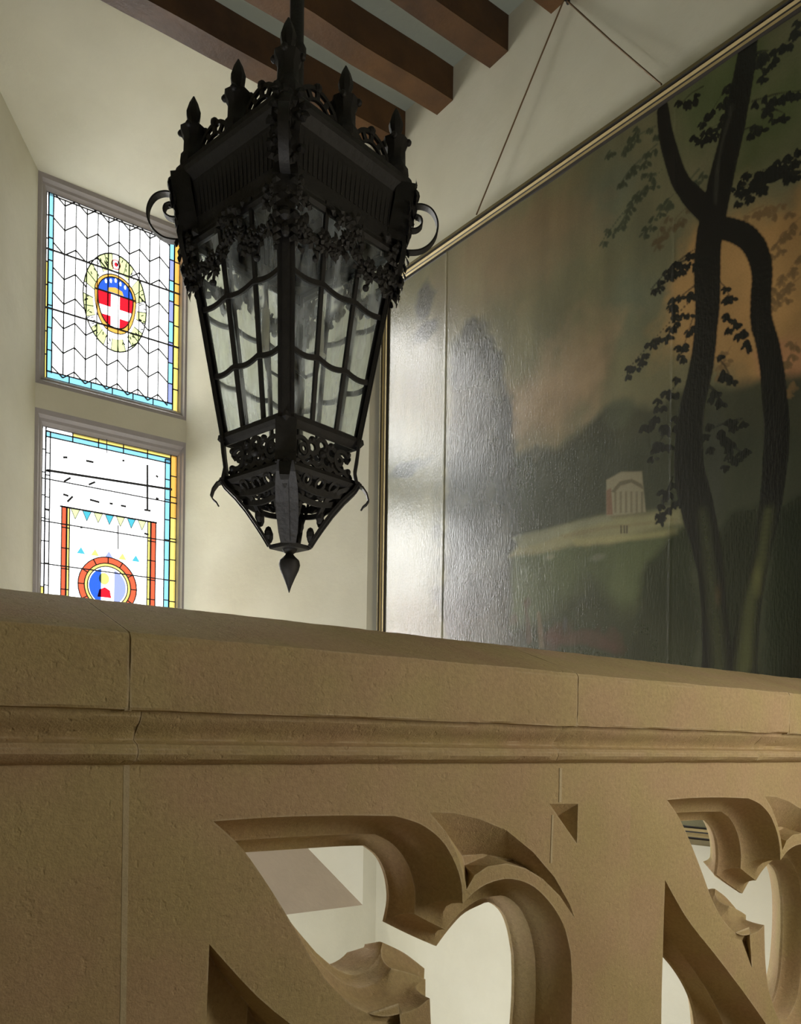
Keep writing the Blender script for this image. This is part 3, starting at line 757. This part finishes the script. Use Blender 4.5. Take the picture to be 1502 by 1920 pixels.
# meadow, path
poly([(960,1040),(1100,1000),(1270,975),(1285,1030),(1250,1100),(1200,1160),(960,1180)], (.085, .105, .045), .9, .03, .03)
poly([(957,1045),(985,1010),(1060,985),(1140,968),(1275,955),(1278,985),(1190,1000),(1140,1020),(1060,1025),(1000,1040)], (.24, .23, .12), .95, .02, .03)
poly([(960,1010),(1050,985),(1140,965),(1150,975),(1060,1000),(980,1030)], (.20, .21, .13), .7, .01, .02)
poly([(1050,1003),(1140,985),(1270,972),(1272,977),(1140,992),(1060,1010)], (.20, .18, .09), .6, .004, .01)
poly([(1070,1012),(1270,992),(1272,1004),(1180,1012),(1080,1026)], (.30, .28, .13), .7, .010, .02)
for x in (1163, 1169, 1174): poly([(x,985),(x+3,985),(x+3,1000),(x,1000)], (.06, .05, .03), .9, .002)
# temple
poly([(1137,968),(1137,900),(1165,885),(1204,884),(1211,960),(1160,966)], (.24, .22, .14), 1, .005)
poly([(1137,965),(1137,920),(1146,915),(1149,965)], (.17, .10, .06), .9, .003)
for k in range(6):
    x = 1152+k*10; poly([(x,962),(x,922),(x+4,921),(x+4,961)], (.13, .12, .07), .8, .002)
poly([(1146,922),(1162,903),(1185,898),(1204,908),(1207,918),(1200,914),(1184,905),(1164,911),(1152,924)], (.10, .09, .05), .85, .003)
# dark foreground
poly([(1190,1300),(1195,1120),(1215,1050),(1260,1000),(1300,985),(1300,1300)], (.022, .028, .012), .95, .03, .06)
poly([(1340,1300),(1345,1010),(1380,960),(1420,945),(1420,1300)], (.018, .022, .010), .95, .03, .05)
poly([(1430,1300),(1450,960),(1502,930),(1650,900),(1650,1300)], (.014, .020, .008), .98, .03, .05)
poly([(940,1300),(960,1180),(1100,1100),(1200,1130),(1290,1180),(1300,1300)], (.035, .040, .020), .85, .06, .08)
blob(1340, 860, .06, .3, (.05, .055, .04), .7, .3, .2)
for x, y, r in ((1010, 1185, .04), (1030, 1200, .05), (1160, 1215, .05), (1120, 1180, .04), (1045, 1180, .05), (1070, 1185, .06), (1100, 1190, .06), (1130, 1205, .06), (990, 1130, .03), (965, 1160, .03)): blob(x, y, r, r*1.1, (.075, .040, .026), .5, .0, 1.0, 1)
blob(1060, 1170, .02, .045, (.06, .065, .06), .6, .0, .6, 1)
stroke([(985,1130,5),(990,1170,8),(992,1200,10)], (.09, .06, .04), .6, .008); stroke([(1010,1150,5),(1014,1185,8),(1016,1210,9)], (.16, .11, .06), .5, .008)
stroke([(1030,1195,14),(1060,1200,16),(1100,1195,22),(1150,1215,16)], (.09, .045, .03), .5, .015)
blob(1030, 1045, .05, .02, (.25, .26, .17), .5, .2, .3); blob(1120, 1045, .05, .02, (.18, .19, .13), .6, .2, .3)

DK = (.008, .008, .006)
# soft distant foliage first
random.seed(5)
def leaf_at(px, py, ang, r, c, a):
    cy_, cz_ = cp(px, py)
    i0, i1 = np.searchsorted(ys, [cy_-.035, cy_+.035]); j0, j1 = np.searchsorted(zs_, [cz_-.035, cz_+.035])
    if i1-i0 < 2 or j1-j0 < 2: return
    s = np.s_[j0:j1, i0:i1]; u = YY[s]-cy_; v = ZZ[s]-cz_
    uu = (u*math.cos(ang)+v*math.sin(ang))/(r*1.55); vv = (-u*math.sin(ang)+v*math.cos(ang))/(r*.78)
    mk = a*(1-smooth(.7, 1.2, np.hypot(uu, vv))); col[s] = col[s]*(1-mk[..., None])+np.array(c)*mk[..., None]
def branch(x0, y0, x1, y1, c, w=13, a=.95, dens=1.0, r=.0078):
    ln = math.hypot(x1-x0, y1-y0); n = max(2, int(ln/9*dens))
    stroke([(x0, y0, 3), ((x0+x1)/2+random.uniform(-4, 4), (y0+y1)/2-4, 2.4), (x1, y1, 1.6)], c, a*.7, .0022)
    for k in range(n):
        t = (k+random.random())/n; tp = w*(1.15-.6*t); px = x0+(x1-x0)*t+random.gauss(0, tp*.55); py = y0+(y1-y0)*t+random.uniform(-.5, 1.2)*tp
        for q in range(random.randint(4, 6)):       # a drooping fan of leaves
            th = math.radians(random.uniform(20, 160)); rr = random.uniform(4.5, 8.5)
            leaf_at(px+math.cos(th)*rr, py+math.sin(th)*rr, math.atan2(-math.sin(th), -math.cos(th)), r*random.uniform(.8, 1.2), c, a)
OL = (.075, .085, .045); RB = (.16, .09, .04)
for b_ in ((1228,237,1140,291), (1241,318,1133,447), (1232,270,1200,305), (1262,365,1207,433), (1310,318,1282,352), (1200,300,1160,350)): branch(*b_, (.045, .055, .030), 15, .8)
for b_ in ((1302,372,1228,460), (1250,400,1232,450)): branch(*b_, (.10, .075, .035), 11, .7)
for b_ in ((1502,406,1445,474), (1500,474,1438,582), (1492,643,1452,717), (1431,386,1377,420), (1480,380,1420,400), (1500,520,1460,560), (1490,700,1460,760), (1370,650,1345,700)): branch(*b_, (.17, .11, .045), 14, .7)
stroke([(1242,205,22),(1252,270,26),(1278,345,28),(1330,400,36)], DK)
stroke([(1350,425,34),(1400,445,38),(1428,500,40),(1426,590,42),(1445,680,46),(1456,800,48),(1446,930,42),(1425,1050,36),(1405,1150,44),(1390,1270,56)], DK)
stroke([(1405,60,34),(1395,130,46),(1374,240,52),(1350,350,54),(1328,460,48),(1326,580,46),(1316,680,48),(1295,780,54),(1292,880,58),(1312,970,50),(1335,1090,46),(1345,1270,62)], DK)
stroke([(1318,960,16),(1330,1060,20),(1340,1150,22),(1348,1260,26)], (.06, .068, .03), .6, .022)
stroke([(1440,960,16),(1425,1060,20),(1408,1120,26),(1395,1250,30)], (.085, .095, .035), .7, .022)
blob(1420, 1085, .025, .08, (.12, .12, .04), .5, .0, .5); blob(1345, 1120, .02, .06, (.08, .055, .025), .4, .0, .5)
stroke([(1342,380,8),(1348,300,8),(1372,200,8)], (.035, .035, .025), .7)
LF = (.008, .009, .007)
for b_ in ((1303,467,1221,542), (1308,480,1250,510), (1303,535,1252,582), (1289,569,1167,704), (1299,596,1275,670), (1275,711,1204,806), (1269,779,1221,853), (1262,894,1235,975), (1285,930,1250,960),
           (1350,528,1370,562), (1357,589,1404,643), (1370,600,1400,620), (1343,670,1370,711), (1330,724,1350,758), (1330,806,1390,785), (1343,819,1397,853), (1368,830,1366,866),
           (1404,88,1431,135), (1411,190,1502,170), (1430,205,1470,212), (1384,250,1428,237), (1377,366,1502,271), (1380,340,1500,300), (1390,355,1480,318), (1420,330,1502,320),
           (1363,162,1309,257), (1319,162,1275,196), (1350,230,1320,262), (1395,110,1440,95), (1440,130,1500,40)):
    branch(*b_, LF, 15, .97, 1.15)
SW = fbm(26, 7, 9, 4); sh_ = np.roll(SW, 0)
col *= (.80+.40*NOI[0])[..., None]; col *= (.82+.36*SW)[..., None]; col *= np.array((.84, .81, .77)); col *= (.95+.1*rng.random((NZ, NY)))[..., None]
# seams and slack of the old canvas
XX = np.full(YY.shape, XC)
for px_ in (832, 1258):
    sy = cp(px_, 900)[0]; XX -= (.0022 if px_ == 832 else .0008)*np.exp(-((YY-sy)/.006)**2)
XX += .004*(NOI[2]-.5)
V = np.stack([XX, YY, ZZ], -1).reshape(-1, 3)
idx = np.arange(NY*NZ).reshape(NZ, NY)
Q4 = np.stack([idx[:-1, :-1], idx[1:, :-1], idx[1:, 1:], idx[:-1, 1:]], -1).reshape(-1, 4)
me = bpy.data.meshes.new('canvas'); me.vertices.add(len(V)); me.vertices.foreach_set('co', V.astype(np.float32).ravel())
me.loops.add(Q4.size); me.loops.foreach_set('vertex_index', Q4.astype(np.int32).ravel())
me.polygons.add(len(Q4)); me.polygons.foreach_set('loop_start', np.arange(0, Q4.size, 4, dtype=np.int32))
me.update(calc_edges=True)
ca = me.color_attributes.new('paint', 'FLOAT_COLOR', 'POINT')
ca.data.foreach_set('color', np.concatenate([col.reshape(-1, 3), np.ones((NY*NZ, 1))], 1).astype(np.float32).ravel())
me.polygons.foreach_set('use_smooth', np.ones(len(Q4), bool))
mp = bpy.data.materials.new('varnished_oil_paint'); mp.use_nodes = True; nt = mp.node_tree; N = nt.nodes; L = nt.links; b = N['Principled BSDF']
at_ = N.new('ShaderNodeAttribute'); at_.attribute_name = 'paint'; L.new(at_.outputs['Color'], b.inputs['Base Color'])
b.inputs['Roughness'].default_value = .27; b.inputs['Specular IOR Level'].default_value = .85
tc = N.new('ShaderNodeTexCoord'); mpp = N.new('ShaderNodeMapping'); mpp.inputs['Scale'].default_value = (1, 160, 26)
n1 = N.new('ShaderNodeTexNoise'); n1.inputs['Scale'].default_value = 1.; n1.inputs['Detail'].default_value = 4
L.new(tc.outputs['Object'], mpp.inputs[0]); L.new(mpp.outputs[0], n1.inputs['Vector'])
n2 = N.new('ShaderNodeTexNoise'); n2.inputs['Scale'].default_value = 90; n2.inputs['Detail'].default_value = 6; L.new(tc.outputs['Object'], n2.inputs['Vector'])
ad = N.new('ShaderNodeMath'); ad.operation = 'ADD'; L.new(n1.outputs['Fac'], ad.inputs[0]); L.new(n2.outputs['Fac'], ad.inputs[1])
bp = N.new('ShaderNodeBump'); bp.inputs['Strength'].default_value = .32; bp.inputs['Distance'].default_value = .002
L.new(ad.outputs[0], bp.inputs['Height']); L.new(bp.outputs[0], b.inputs['Normal'])
me.materials.append(mp)
o = bpy.data.objects.new('canvas', me); C.objects.link(o); o.parent = pic; o.matrix_parent_inverse = pic.matrix_world.inverted()

# hook and wires
apex = Vector(onX(1060, 2, A-.02)); wl = Vector((A-.045, onX(893, 413, A-.045)[1], FO_Z1+.004)); wr = Vector((A-.045, onX(1240, 175, A-.045)[1], FO_Z1+.004))
m = MB(); m.tube([(A-.002, apex.y, apex.z+.004), (A-.025, apex.y, apex.z+.004), (A-.028, apex.y, apex.z+.016)], .004, 8)
m.sphere((A-.003, apex.y, apex.z+.004), .009, 6); hook = tag(m.build('wall_hook', M['iron'], smooth=40), 'small dark hook in the upper wall where the two picture wires meet', 'hook')
for sg_, q, l in ((1, wl, 'left thin brown picture wire running steeply from the hook to the gilt frame top'), (-1, wr, 'right thin brown picture wire slanting from the hook to the gilt frame top')):
    m = MB(); ap_ = apex+Vector((-.006*sg_, .005*sg_, 0)); m.tube([ap_, ap_.lerp(q, .5)+Vector((-.002, 0, -.004)), q], .0036, 6); tag(m.build('picture_wire', M['wire']), l, 'wire', 'wires holding the picture')

# ------------------------------------------------------------------ the iron lantern
LX, LY = 1.1586, 2.0
lan = empty('hanging_lantern', (LX, LY, E+1.3), 'large square black wrought iron lantern with small mottled panes and scrolls hanging over the stairwell', 'lantern')
hd = Vector((LX, LY, 0)).normalized(); rot = -.072
def dirn(a): a += rot; s = Vector((hd.y, -hd.x, 0)); return -hd*math.cos(a)+s*math.sin(a)
O_ = Vector((LX, LY, E))
def cn(k, r, z): return O_+dirn(k*math.pi/2)*r+Vector((0, 0, z))
def fpnt(k, u, r, z, out=0.):       # point of face k (between corners k and k+1), u in 0..1
    p = cn(k, r, z).lerp(cn(k+1, r, z), u); return p+dirn(k*math.pi/2+math.pi/4)*out
IR = M['iron']
def rad(z): return .174+(z-.80)*.188
zg0, zg1 = .80, 1.33
def sqring(mb, prof, close=True):    # prof (r, z): square ring around the lantern
    for (r0, z0), (r1, z1) in zip(prof, prof[1:]):
        for k in range(4): mb.quad(cn(k, r0, z0), cn(k+1, r0, z0), cn(k+1, r1, z1), cn(k, r1, z1))
# glass and glazing bars
hz = [zg0+.006, .965, 1.138, zg1]
for k in range(4):
    out = dirn(k*math.pi/2+math.pi/4)
    g = MB()
    lp = [[fpnt(k, u_, rad(z_), z_, o_) for u_, z_ in ((.02+e_, zg0+e_*.4), (.98-e_, zg0+e_*.4), (.98-e_, zg1-e_*.4), (.02+e_, zg1-e_*.4))] for e_, o_ in ((0, .004), (.03, .004), (.03, -.003), (0, -.003))]
    for a_, b_ in zip(lp, lp[1:]+lp[:1]):
        for q in range(4): g.quad(a_[q], a_[(q+1) % 4], b_[(q+1) % 4], b_[q])
    gside = g.build('glazed_side', IR, lan)
    for j in range(3):
        for i in range(3):
            za, zb2 = hz[j], hz[j+1]; g = MB(); u0, u1 = i/3+.008, (i+1)/3-.008
            A4 = [fpnt(k, u0, rad(za), za), fpnt(k, u1, rad(za), za), fpnt(k, u1, rad(zb2), zb2), fpnt(k, u0, rad(zb2), zb2)]
            tilt = random.uniform(-.0015, .0015); A4 = [p+out*(tilt if q < 2 else 0) for q, p in enumerate(A4)]
            g.quad(*A4); g.build('glass_pane', M['lglass'], gside)
    for i in (1, 2):
        g = MB(); g.ribbon([fpnt(k, i/3, rad(z), z, .003) for z in (zg0, .9, 1.1, zg1)], .011, .008, fpnt(k, 1, 1, 1)-fpnt(k, 0, 1, 1)); g.build('glazing_bar', IR, gside)
    for z in (.965, 1.138):
        g = MB(); pts = [fpnt(k, u, rad(z), z-.010*abs(math.sin(3*math.pi*u)), .008) for u in np.linspace(.03, .97, 25)]
        g.ribbon(pts, .006, .013, out); g.build('glazing_bar', IR, gside)
    g = MB(); d = dirn(k*math.pi/2); s = Vector((-d.y, d.x, 0))
    g.ribbon([cn(k, rad(z)+.003, z) for z in (.79, 1.0, 1.2, 1.36)], [.040, .041, .042, .044], .007, s)
    g.ribbon([cn(k, rad(z)+.008, z) for z in (.79, 1.0, 1.2, 1.36)], .018, .006, s); g.build('corner_strap', IR, lan)
# lower rings
g = MB(); sqring(g, [(.155, .80), (.155, .815), (.180, .818), (.192, .812), (.194, .800), (.184, .790), (.176, .784), (.165, .786), (.155, .80)]); g.build('lower_ring', IR, lan)
g = MB(); sqring(g, [(.150, .700), (.165, .706), (.178, .700), (.184, .690), (.176, .680), (.160, .676), (.148, .684), (.150, .700)]); g.build('lower_ring', IR, lan)
def arc(cx_, cz_, r, a0, a1, n=12): return [(cx_+r*math.cos(math.radians(a0+(a1-a0)*i/n)), cz_+r*math.sin(math.radians(a0+(a1-a0)*i/n))) for i in range(n+1)]
def face_curve(mb, k, pts, rfun, w, t, out=0):   # pts in (u, z) of a face
    P_ = [fpnt(k, u, rfun(z), z, out) for u, z in pts]
    mb.ribbon(P_, w, t, dirn(k*math.pi/2+math.pi/4))
# pierced scroll panel between the rings
rb = lambda z: .168
L_side = .168*math.sqrt(2)
for k in range(4):
    g = MB(); S = .05/L_side
    def ring2(cu, cz_, r, a0=0, a1=360, w=.006, t=.009):
        face_curve(g, k, [(cu+(x)/L_side, cz_+z) for x, z in arc(0, 0, r, a0, a1, 14)], rb, w, t)
    for cu in (.36, .5, .64):
        ring2(cu, .752 if cu != .5 else .764, .016, w=.008, t=.011)
    ring2(.43, .728, .016); ring2(.57, .728, .016)
    ring2(.20, .742, .026, -120, 150, .010, .009); ring2(.80, .742, .026, 30, 300, .010, .009)
    ring2(.24, .742, .011); ring2(.76, .742, .011)
    g.sphere(fpnt(k, .5, .168, .743), .013, 6); g.sphere(fpnt(k, .36, .168, .722), .008, 5); g.sphere(fpnt(k, .64, .168, .722), .008, 5)
    for u, z in ((.36, .772), (.64, .772), (.1, .72), (.9, .72), (.1, .765), (.9, .765)): g.sphere(fpnt(k, u, .168, z), .009, 5)
    g.ribbon([fpnt(k, u, .168, .709+.006*math.sin(u*40)) for u in np.linspace(.05, .95, 20)], .006, .010, dirn(k*math.pi/2+math.pi/4))
    g.build('pierced_panel', IR, lan, smooth=40)
# corner blocks of the pierced box
for k in range(4):
    g = MB(); d = dirn(k*math.pi/2); s = Vector((-d.y, d.x, 0))
    g.ribbon([cn(k, r, z) for r, z in ((.180, .80), (.176, .76), (.170, .72), (.176, .69))], .052, .008, s); g.build('corner_plate', IR, lan)
# tapering basket straps with curled leaves and webs
tap = [(.182, .695), (.168, .672), (.140, .645), (.112, .612), (.088, .578), (.068, .548), (.052, .522)]
for k in range(4):
    d = dirn(k*math.pi/2); s = Vector((-d.y, d.x, 0))
    g = MB(); g.ribbon([cn(k, r, z) for r, z in tap], [.040, .048, .056, .058, .056, .050, .040], .007, s)
    g.ribbon([cn(k, r+.005, z) for r, z in tap], .010, .006, s); g.build('basket_strap', IR, lan)
    g = MB(); cr_ = [(.180, .690), (.192, .684), (.203, .668), (.208, .650), (.202, .640), (.194, .634), (.188, .624)]
    g.ribbon([cn(k, r, z) for r, z in cr_], [.030, .030, .028, .024, .020, .014, .004], .004, s); g.build('curled_leaf', IR, lan)
    # webs of pierced iron between the straps
    g = MB()
    for u0, u1, z0, z1 in ((.03, .28, .684, .60), (.97, .72, .684, .60)):
        pts = [(u0, z0), (u0+(u1-u0)*.6, z0-.02), (u1, z0-.045), (u0+(u1-u0)*.9, z1)]
        rf = lambda z: np.interp(z, [.52, .548, .578, .612, .645, .672, .695], [.052, .068, .088, .112, .140, .168, .182])
        face_curve(g, k, pts, rf, .006, .012)
    rf = lambda z: float(np.interp(z, [.52, .548, .578, .612, .645, .672, .695], [.052, .068, .088, .112, .140, .168, .182]))
    for zc2, wd in ((.664, .016), (.640, .014)):
        g.ribbon([fpnt(k, u, rf(zc2)-.006, zc2-.018*math.sin(u*math.pi)) for u in np.linspace(.06, .94, 16)], .006, wd, dirn(k*math.pi/2+math.pi/4))
    for cu, cz_, r in ((.3, .668, .012), (.5, .664, .014), (.7, .668, .012), (.4, .646, .010), (.6, .646, .010)):
        face_curve(g, k, [(cu+x/(rf(cz_)*1.414), cz_+z) for x, z in arc(0, 0, r, 0, 360, 12)], rf, .006, .007)
    for zc2 in (.598, .552):
        for u in (.22, .78):
            g.sphere(fpnt(k, u, rf(zc2), zc2), .011, 5, sc=(1, 1, 1.8))
    g.build('pierced_web', IR, lan)
g = MB()
vs = [cn(k, r, z) for z in (.526, .515) for r in (.056,) for k in range(4)]
g.hexa(vs[:4], vs[4:]); g.build('base_plate', IR, lan, bevel=.002)
g = MB(); g.lathe((LX, LY, E+.40), [(.001, 0), (.006, .016), (.015, .038), (.025, .060), (.0285, .074), (.026, .086), (.014, .097), (.010, .103), (.017, .108), (.020, .114), (.018, .120)], 14)
g.build('bottom_finial', IR, lan, smooth=30)
# crown: frieze, cornice, finials, cresting
g = MB(); sqring(g, [(.262, 1.300), (.276, 1.302), (.284, 1.312), (.278, 1.326), (.272, 1.335), (.280, 1.41), (.290, 1.465), (.302, 1.478), (.312, 1.488), (.316, 1.500), (.311, 1.515), (.304, 1.522), (.268, 1.53)])
for k in range(4):
    for u in np.linspace(.06, .94, 23): g.bar(fpnt(k, u, .276, 1.37, -.001), fpnt(k, u, .286, 1.455, -.001), .006, .005, dirn(k*math.pi/2+math.pi/4))
g.build('crown_frieze', IR, lan)
g = MB()
sqring(g, [(.268, 1.53), (.21, 1.56), (.13, 1.61), (.06, 1.67), (.018, 1.72)]); g.build('roof_plate', IR, lan)
def finial_bm(p, s=1.0):
    g = MB(); g.lathe(p, [(.028*s, -.02), (.036*s, .0), (.034*s, .02), (.027*s, .03), (.026*s, .07), (.034*s, .085), (.036*s, .095), (.022*s, .102), (.012*s, .108), (.013*s, .115), (.018*s, .125), (.020*s, .140), (.012*s, .165), (.002, .185)], 8)
    for a in range(4): g.sphere((p[0]+.034*s*math.cos(a*1.57+.8), p[1]+.034*s*math.sin(a*1.57+.8), p[2]+.09), .009, 5)
    return g
for k in range(4):
    finial_bm(cn(k, .268, 1.520)).build('crown_finial', IR, lan, smooth=40)
    finial_bm(fpnt(k, .5, .268, 1.520)).build('crown_finial', IR, lan, smooth=40)
    for ua in (.25, .75):
        g = MB(); Ls = .268*1.414
        for r, t_ in ((.065, .010), (.040, .007)):
            g.ribbon([fpnt(k, ua+r*math.cos(a)/Ls, .268, 1.522+r*1.0*math.sin(a)) for a in np.linspace(0, math.pi, 15)], .008, t_, dirn(k*math.pi/2+math.pi/4))
        for a in (.5, 1.0, 1.57, 2.1, 2.6): g.bar(fpnt(k, ua+.040*math.cos(a)/Ls, .268, 1.522+.040*math.sin(a)), fpnt(k, ua+.064*math.cos(a)/Ls, .268, 1.522+.064*math.sin(a)), .012, .006, dirn(k*math.pi/2+math.pi/4))
        g.sphere(fpnt(k, ua, .268, 1.592), .012, 6); g.build('cresting_arch', IR, lan)
# leafy lambrequin hanging over the top panes
def leaf(mb, p, a, ln, wd, out, side):      # cupped leaf in the face plane
    up = Vector((0, 0, 1)); d = side*math.cos(a)+up*math.sin(a); q = side*-math.sin(a)+up*math.cos(a)
    mb.add([p-out*.002, p+d*ln*.45+q*wd*.5+out*.003, p+d*ln*.8+q*wd*.28+out*.006, p+d*ln+out*.004, p+d*ln*.8-q*wd*.28+out*.006, p+d*ln*.45-q*wd*.5+out*.003, p+d*ln*.5+out*.010],
           [(0, 1, 6), (1, 2, 6), (2, 3, 6), (3, 4, 6), (4, 5, 6), (5, 0, 6), (0, 5, 1), (1, 5, 4, 2), (2, 4, 3)])
random.seed(21)
for k in range(4):
    g = MB(); out = dirn(k*math.pi/2+math.pi/4); side = (fpnt(k, 1, 1, 1)-fpnt(k, 0, 1, 1)).normalized()
    # swag path: two drops and a centre boss
    path = []
    for u in np.linspace(.02, .98, 54):
        z = 1.262-.050*abs(math.sin(2*math.pi*u))**.8-(.04 if u < .09 or u > .91 else 0)
        path.append((u, z))
    for (u, z) in path:
        for q in range(2):
            p = fpnt(k, u, rad(z)+.004, z+random.uniform(-.010, .012), .014)
            leaf(g, p, random.uniform(0, 6.28), random.uniform(.022, .038), random.uniform(.014, .024), out, side)
    for u in (.06, .28, .5, .72, .94):      # rosettes
        zc2 = 1.230 if u != .5 else 1.262
        p = fpnt(k, u, rad(zc2)+.004, zc2, .020); g.sphere(p, .010, 6)
        for q in range(6): leaf(g, p, q*math.pi/3, .024, .020, out, side)
    for u in (.25, .75):                     # hanging tendrils ending in drops
        pts = [fpnt(k, u+.02*math.sin(t*4), rad(1.24-t*.06)+.004, 1.24-t*.06, .012) for t in np.linspace(0, 1, 8)]
        g.tube(pts, .004, 6); g.sphere(pts[-1], .009, 6)
    g.tube([fpnt(k, u, rad(z)+.004, z+.008, .012) for u, z in path], .007, 6)
    for q in range(60):                      # leafage under the frieze, thicker at the middle and the corners
        u = random.choice((.5, .06, .94))+random.uniform(-.11, .11); u = min(.97, max(.03, u)); z = random.uniform(1.275, 1.315)
        leaf(g, fpnt(k, u, rad(z)+.008, z, .012), random.uniform(0, 6.28), .03, .022, out, side)
    g.build('leaf_valance', IR, lan)
    # corner drop
    d = dirn(k*math.pi/2); s = Vector((-d.y, d.x, 0)); g = MB()
    pr = [(1.36, .296), (1.32, .300), (1.28, .292), (1.25, .284), (1.22, .276), (1.205, .270)]
    g.ribbon([cn(k, r-.006, z) for z, r in pr], [.05, .06, .054, .042, .046, .020], .012, s)
    for z, r in pr[1:]:
        for sg in (-1, 1): leaf(g, cn(k, r, z)+s*sg*.012, -1.57+sg*.5, .034, .022, d, s)
    g.ribbon([cn(k, r_, z_) for z_, r_ in ((1.34, .270), (1.38, .278), (1.44, .290), (1.49, .296))], [.05, .062, .066, .06], .05, s)
    for z_, r_ in ((1.40, .300), (1.435, .312), (1.47, .318), (1.37, .298)):      # leafy boss on the frieze corner
        for q in range(12):
            a_ = random.uniform(0, 6.28); leaf(g, cn(k, r_, z_)+s*random.uniform(-.028, .028)+Vector((0, 0, random.uniform(-.015, .015))), a_, .036, .026, d, s)
        g.sphere(cn(k, r_-.002, z_), .019, 6, sc=(1, 1, 1.2))
    g.sphere(cn(k, .280, 1.238), .016, 6); g.sphere(cn(k, .272, 1.206), .012, 6, sc=(1, 1, 1.5)); g.build('corner_drop', IR, lan)
    # scroll bracket: flat iron volute standing out from the corner
    g = MB(); sc_ = []
    base = [(.272, 1.262), (.300, 1.258), (.330, 1.262), (.354, 1.280), (.368, 1.308), (.368, 1.338), (.354, 1.364), (.330, 1.374), (.306, 1.368), (.292, 1.350), (.292, 1.330), (.304, 1.314), (.320, 1.314), (.332, 1.326), (.330, 1.342), (.318, 1.348)]
    base = [(.272+(r_-.272)*1.14, 1.262+(z_-1.262)*1.08+.062) for r_, z_ in base]
    q = resample(base, 60); g.ribbon([cn(k, r, z) for r, z in q], .024, .0045, s); g.sphere(cn(k, .3255, 1.417), .007, 6)
    g.build('scroll_bracket', IR, lan, smooth=50)
# suspension rod up to the ceiling
g = MB(); g.lathe((LX, LY, E+1.70), [(.030, 0), (.034, .02), (.020, .05), (.020, .06), (.020, .12), (.026, .13), (.026, .15), (.019, .16), (.019, 1.44), (.03, 1.47), (.05, 1.497)], 10); g.build('suspension_rod', IR, lan, smooth=40)
# candle arm inside
g = MB(); c = Vector((LX, LY, E)); g.tube([c+Vector((0, 0, 1.72)), c+Vector((0, 0, 1.02)), c+Vector((0, 0, .98))], .006, 8)
g.tube([c+Vector((0, 0, 1.0)), c+Vector((.03, -.02, .975)), c+Vector((.055, -.035, .99)), c+Vector((.06, -.04, 1.03))], .005, 8)
g.tube([c+Vector((0, 0, 1.0)), c+Vector((-.03, .02, .975)), c+Vector((-.055, .035, .99)), c+Vector((-.06, .04, 1.03))], .005, 8); g.sphere(c+Vector((0, 0, .975)), .013, 6); g.build('candle_arm', IR, lan)
for sg in (1, -1):
    g = MB(); g.lathe((LX+.06*sg, LY-.04*sg, E+1.03), [(.016, 0), (.018, .006), (.011, .008), (.011, .12), (.008, .122), (.002, .15)], 10); g.build('candle_sleeve', M['candle'], lan, smooth=40)
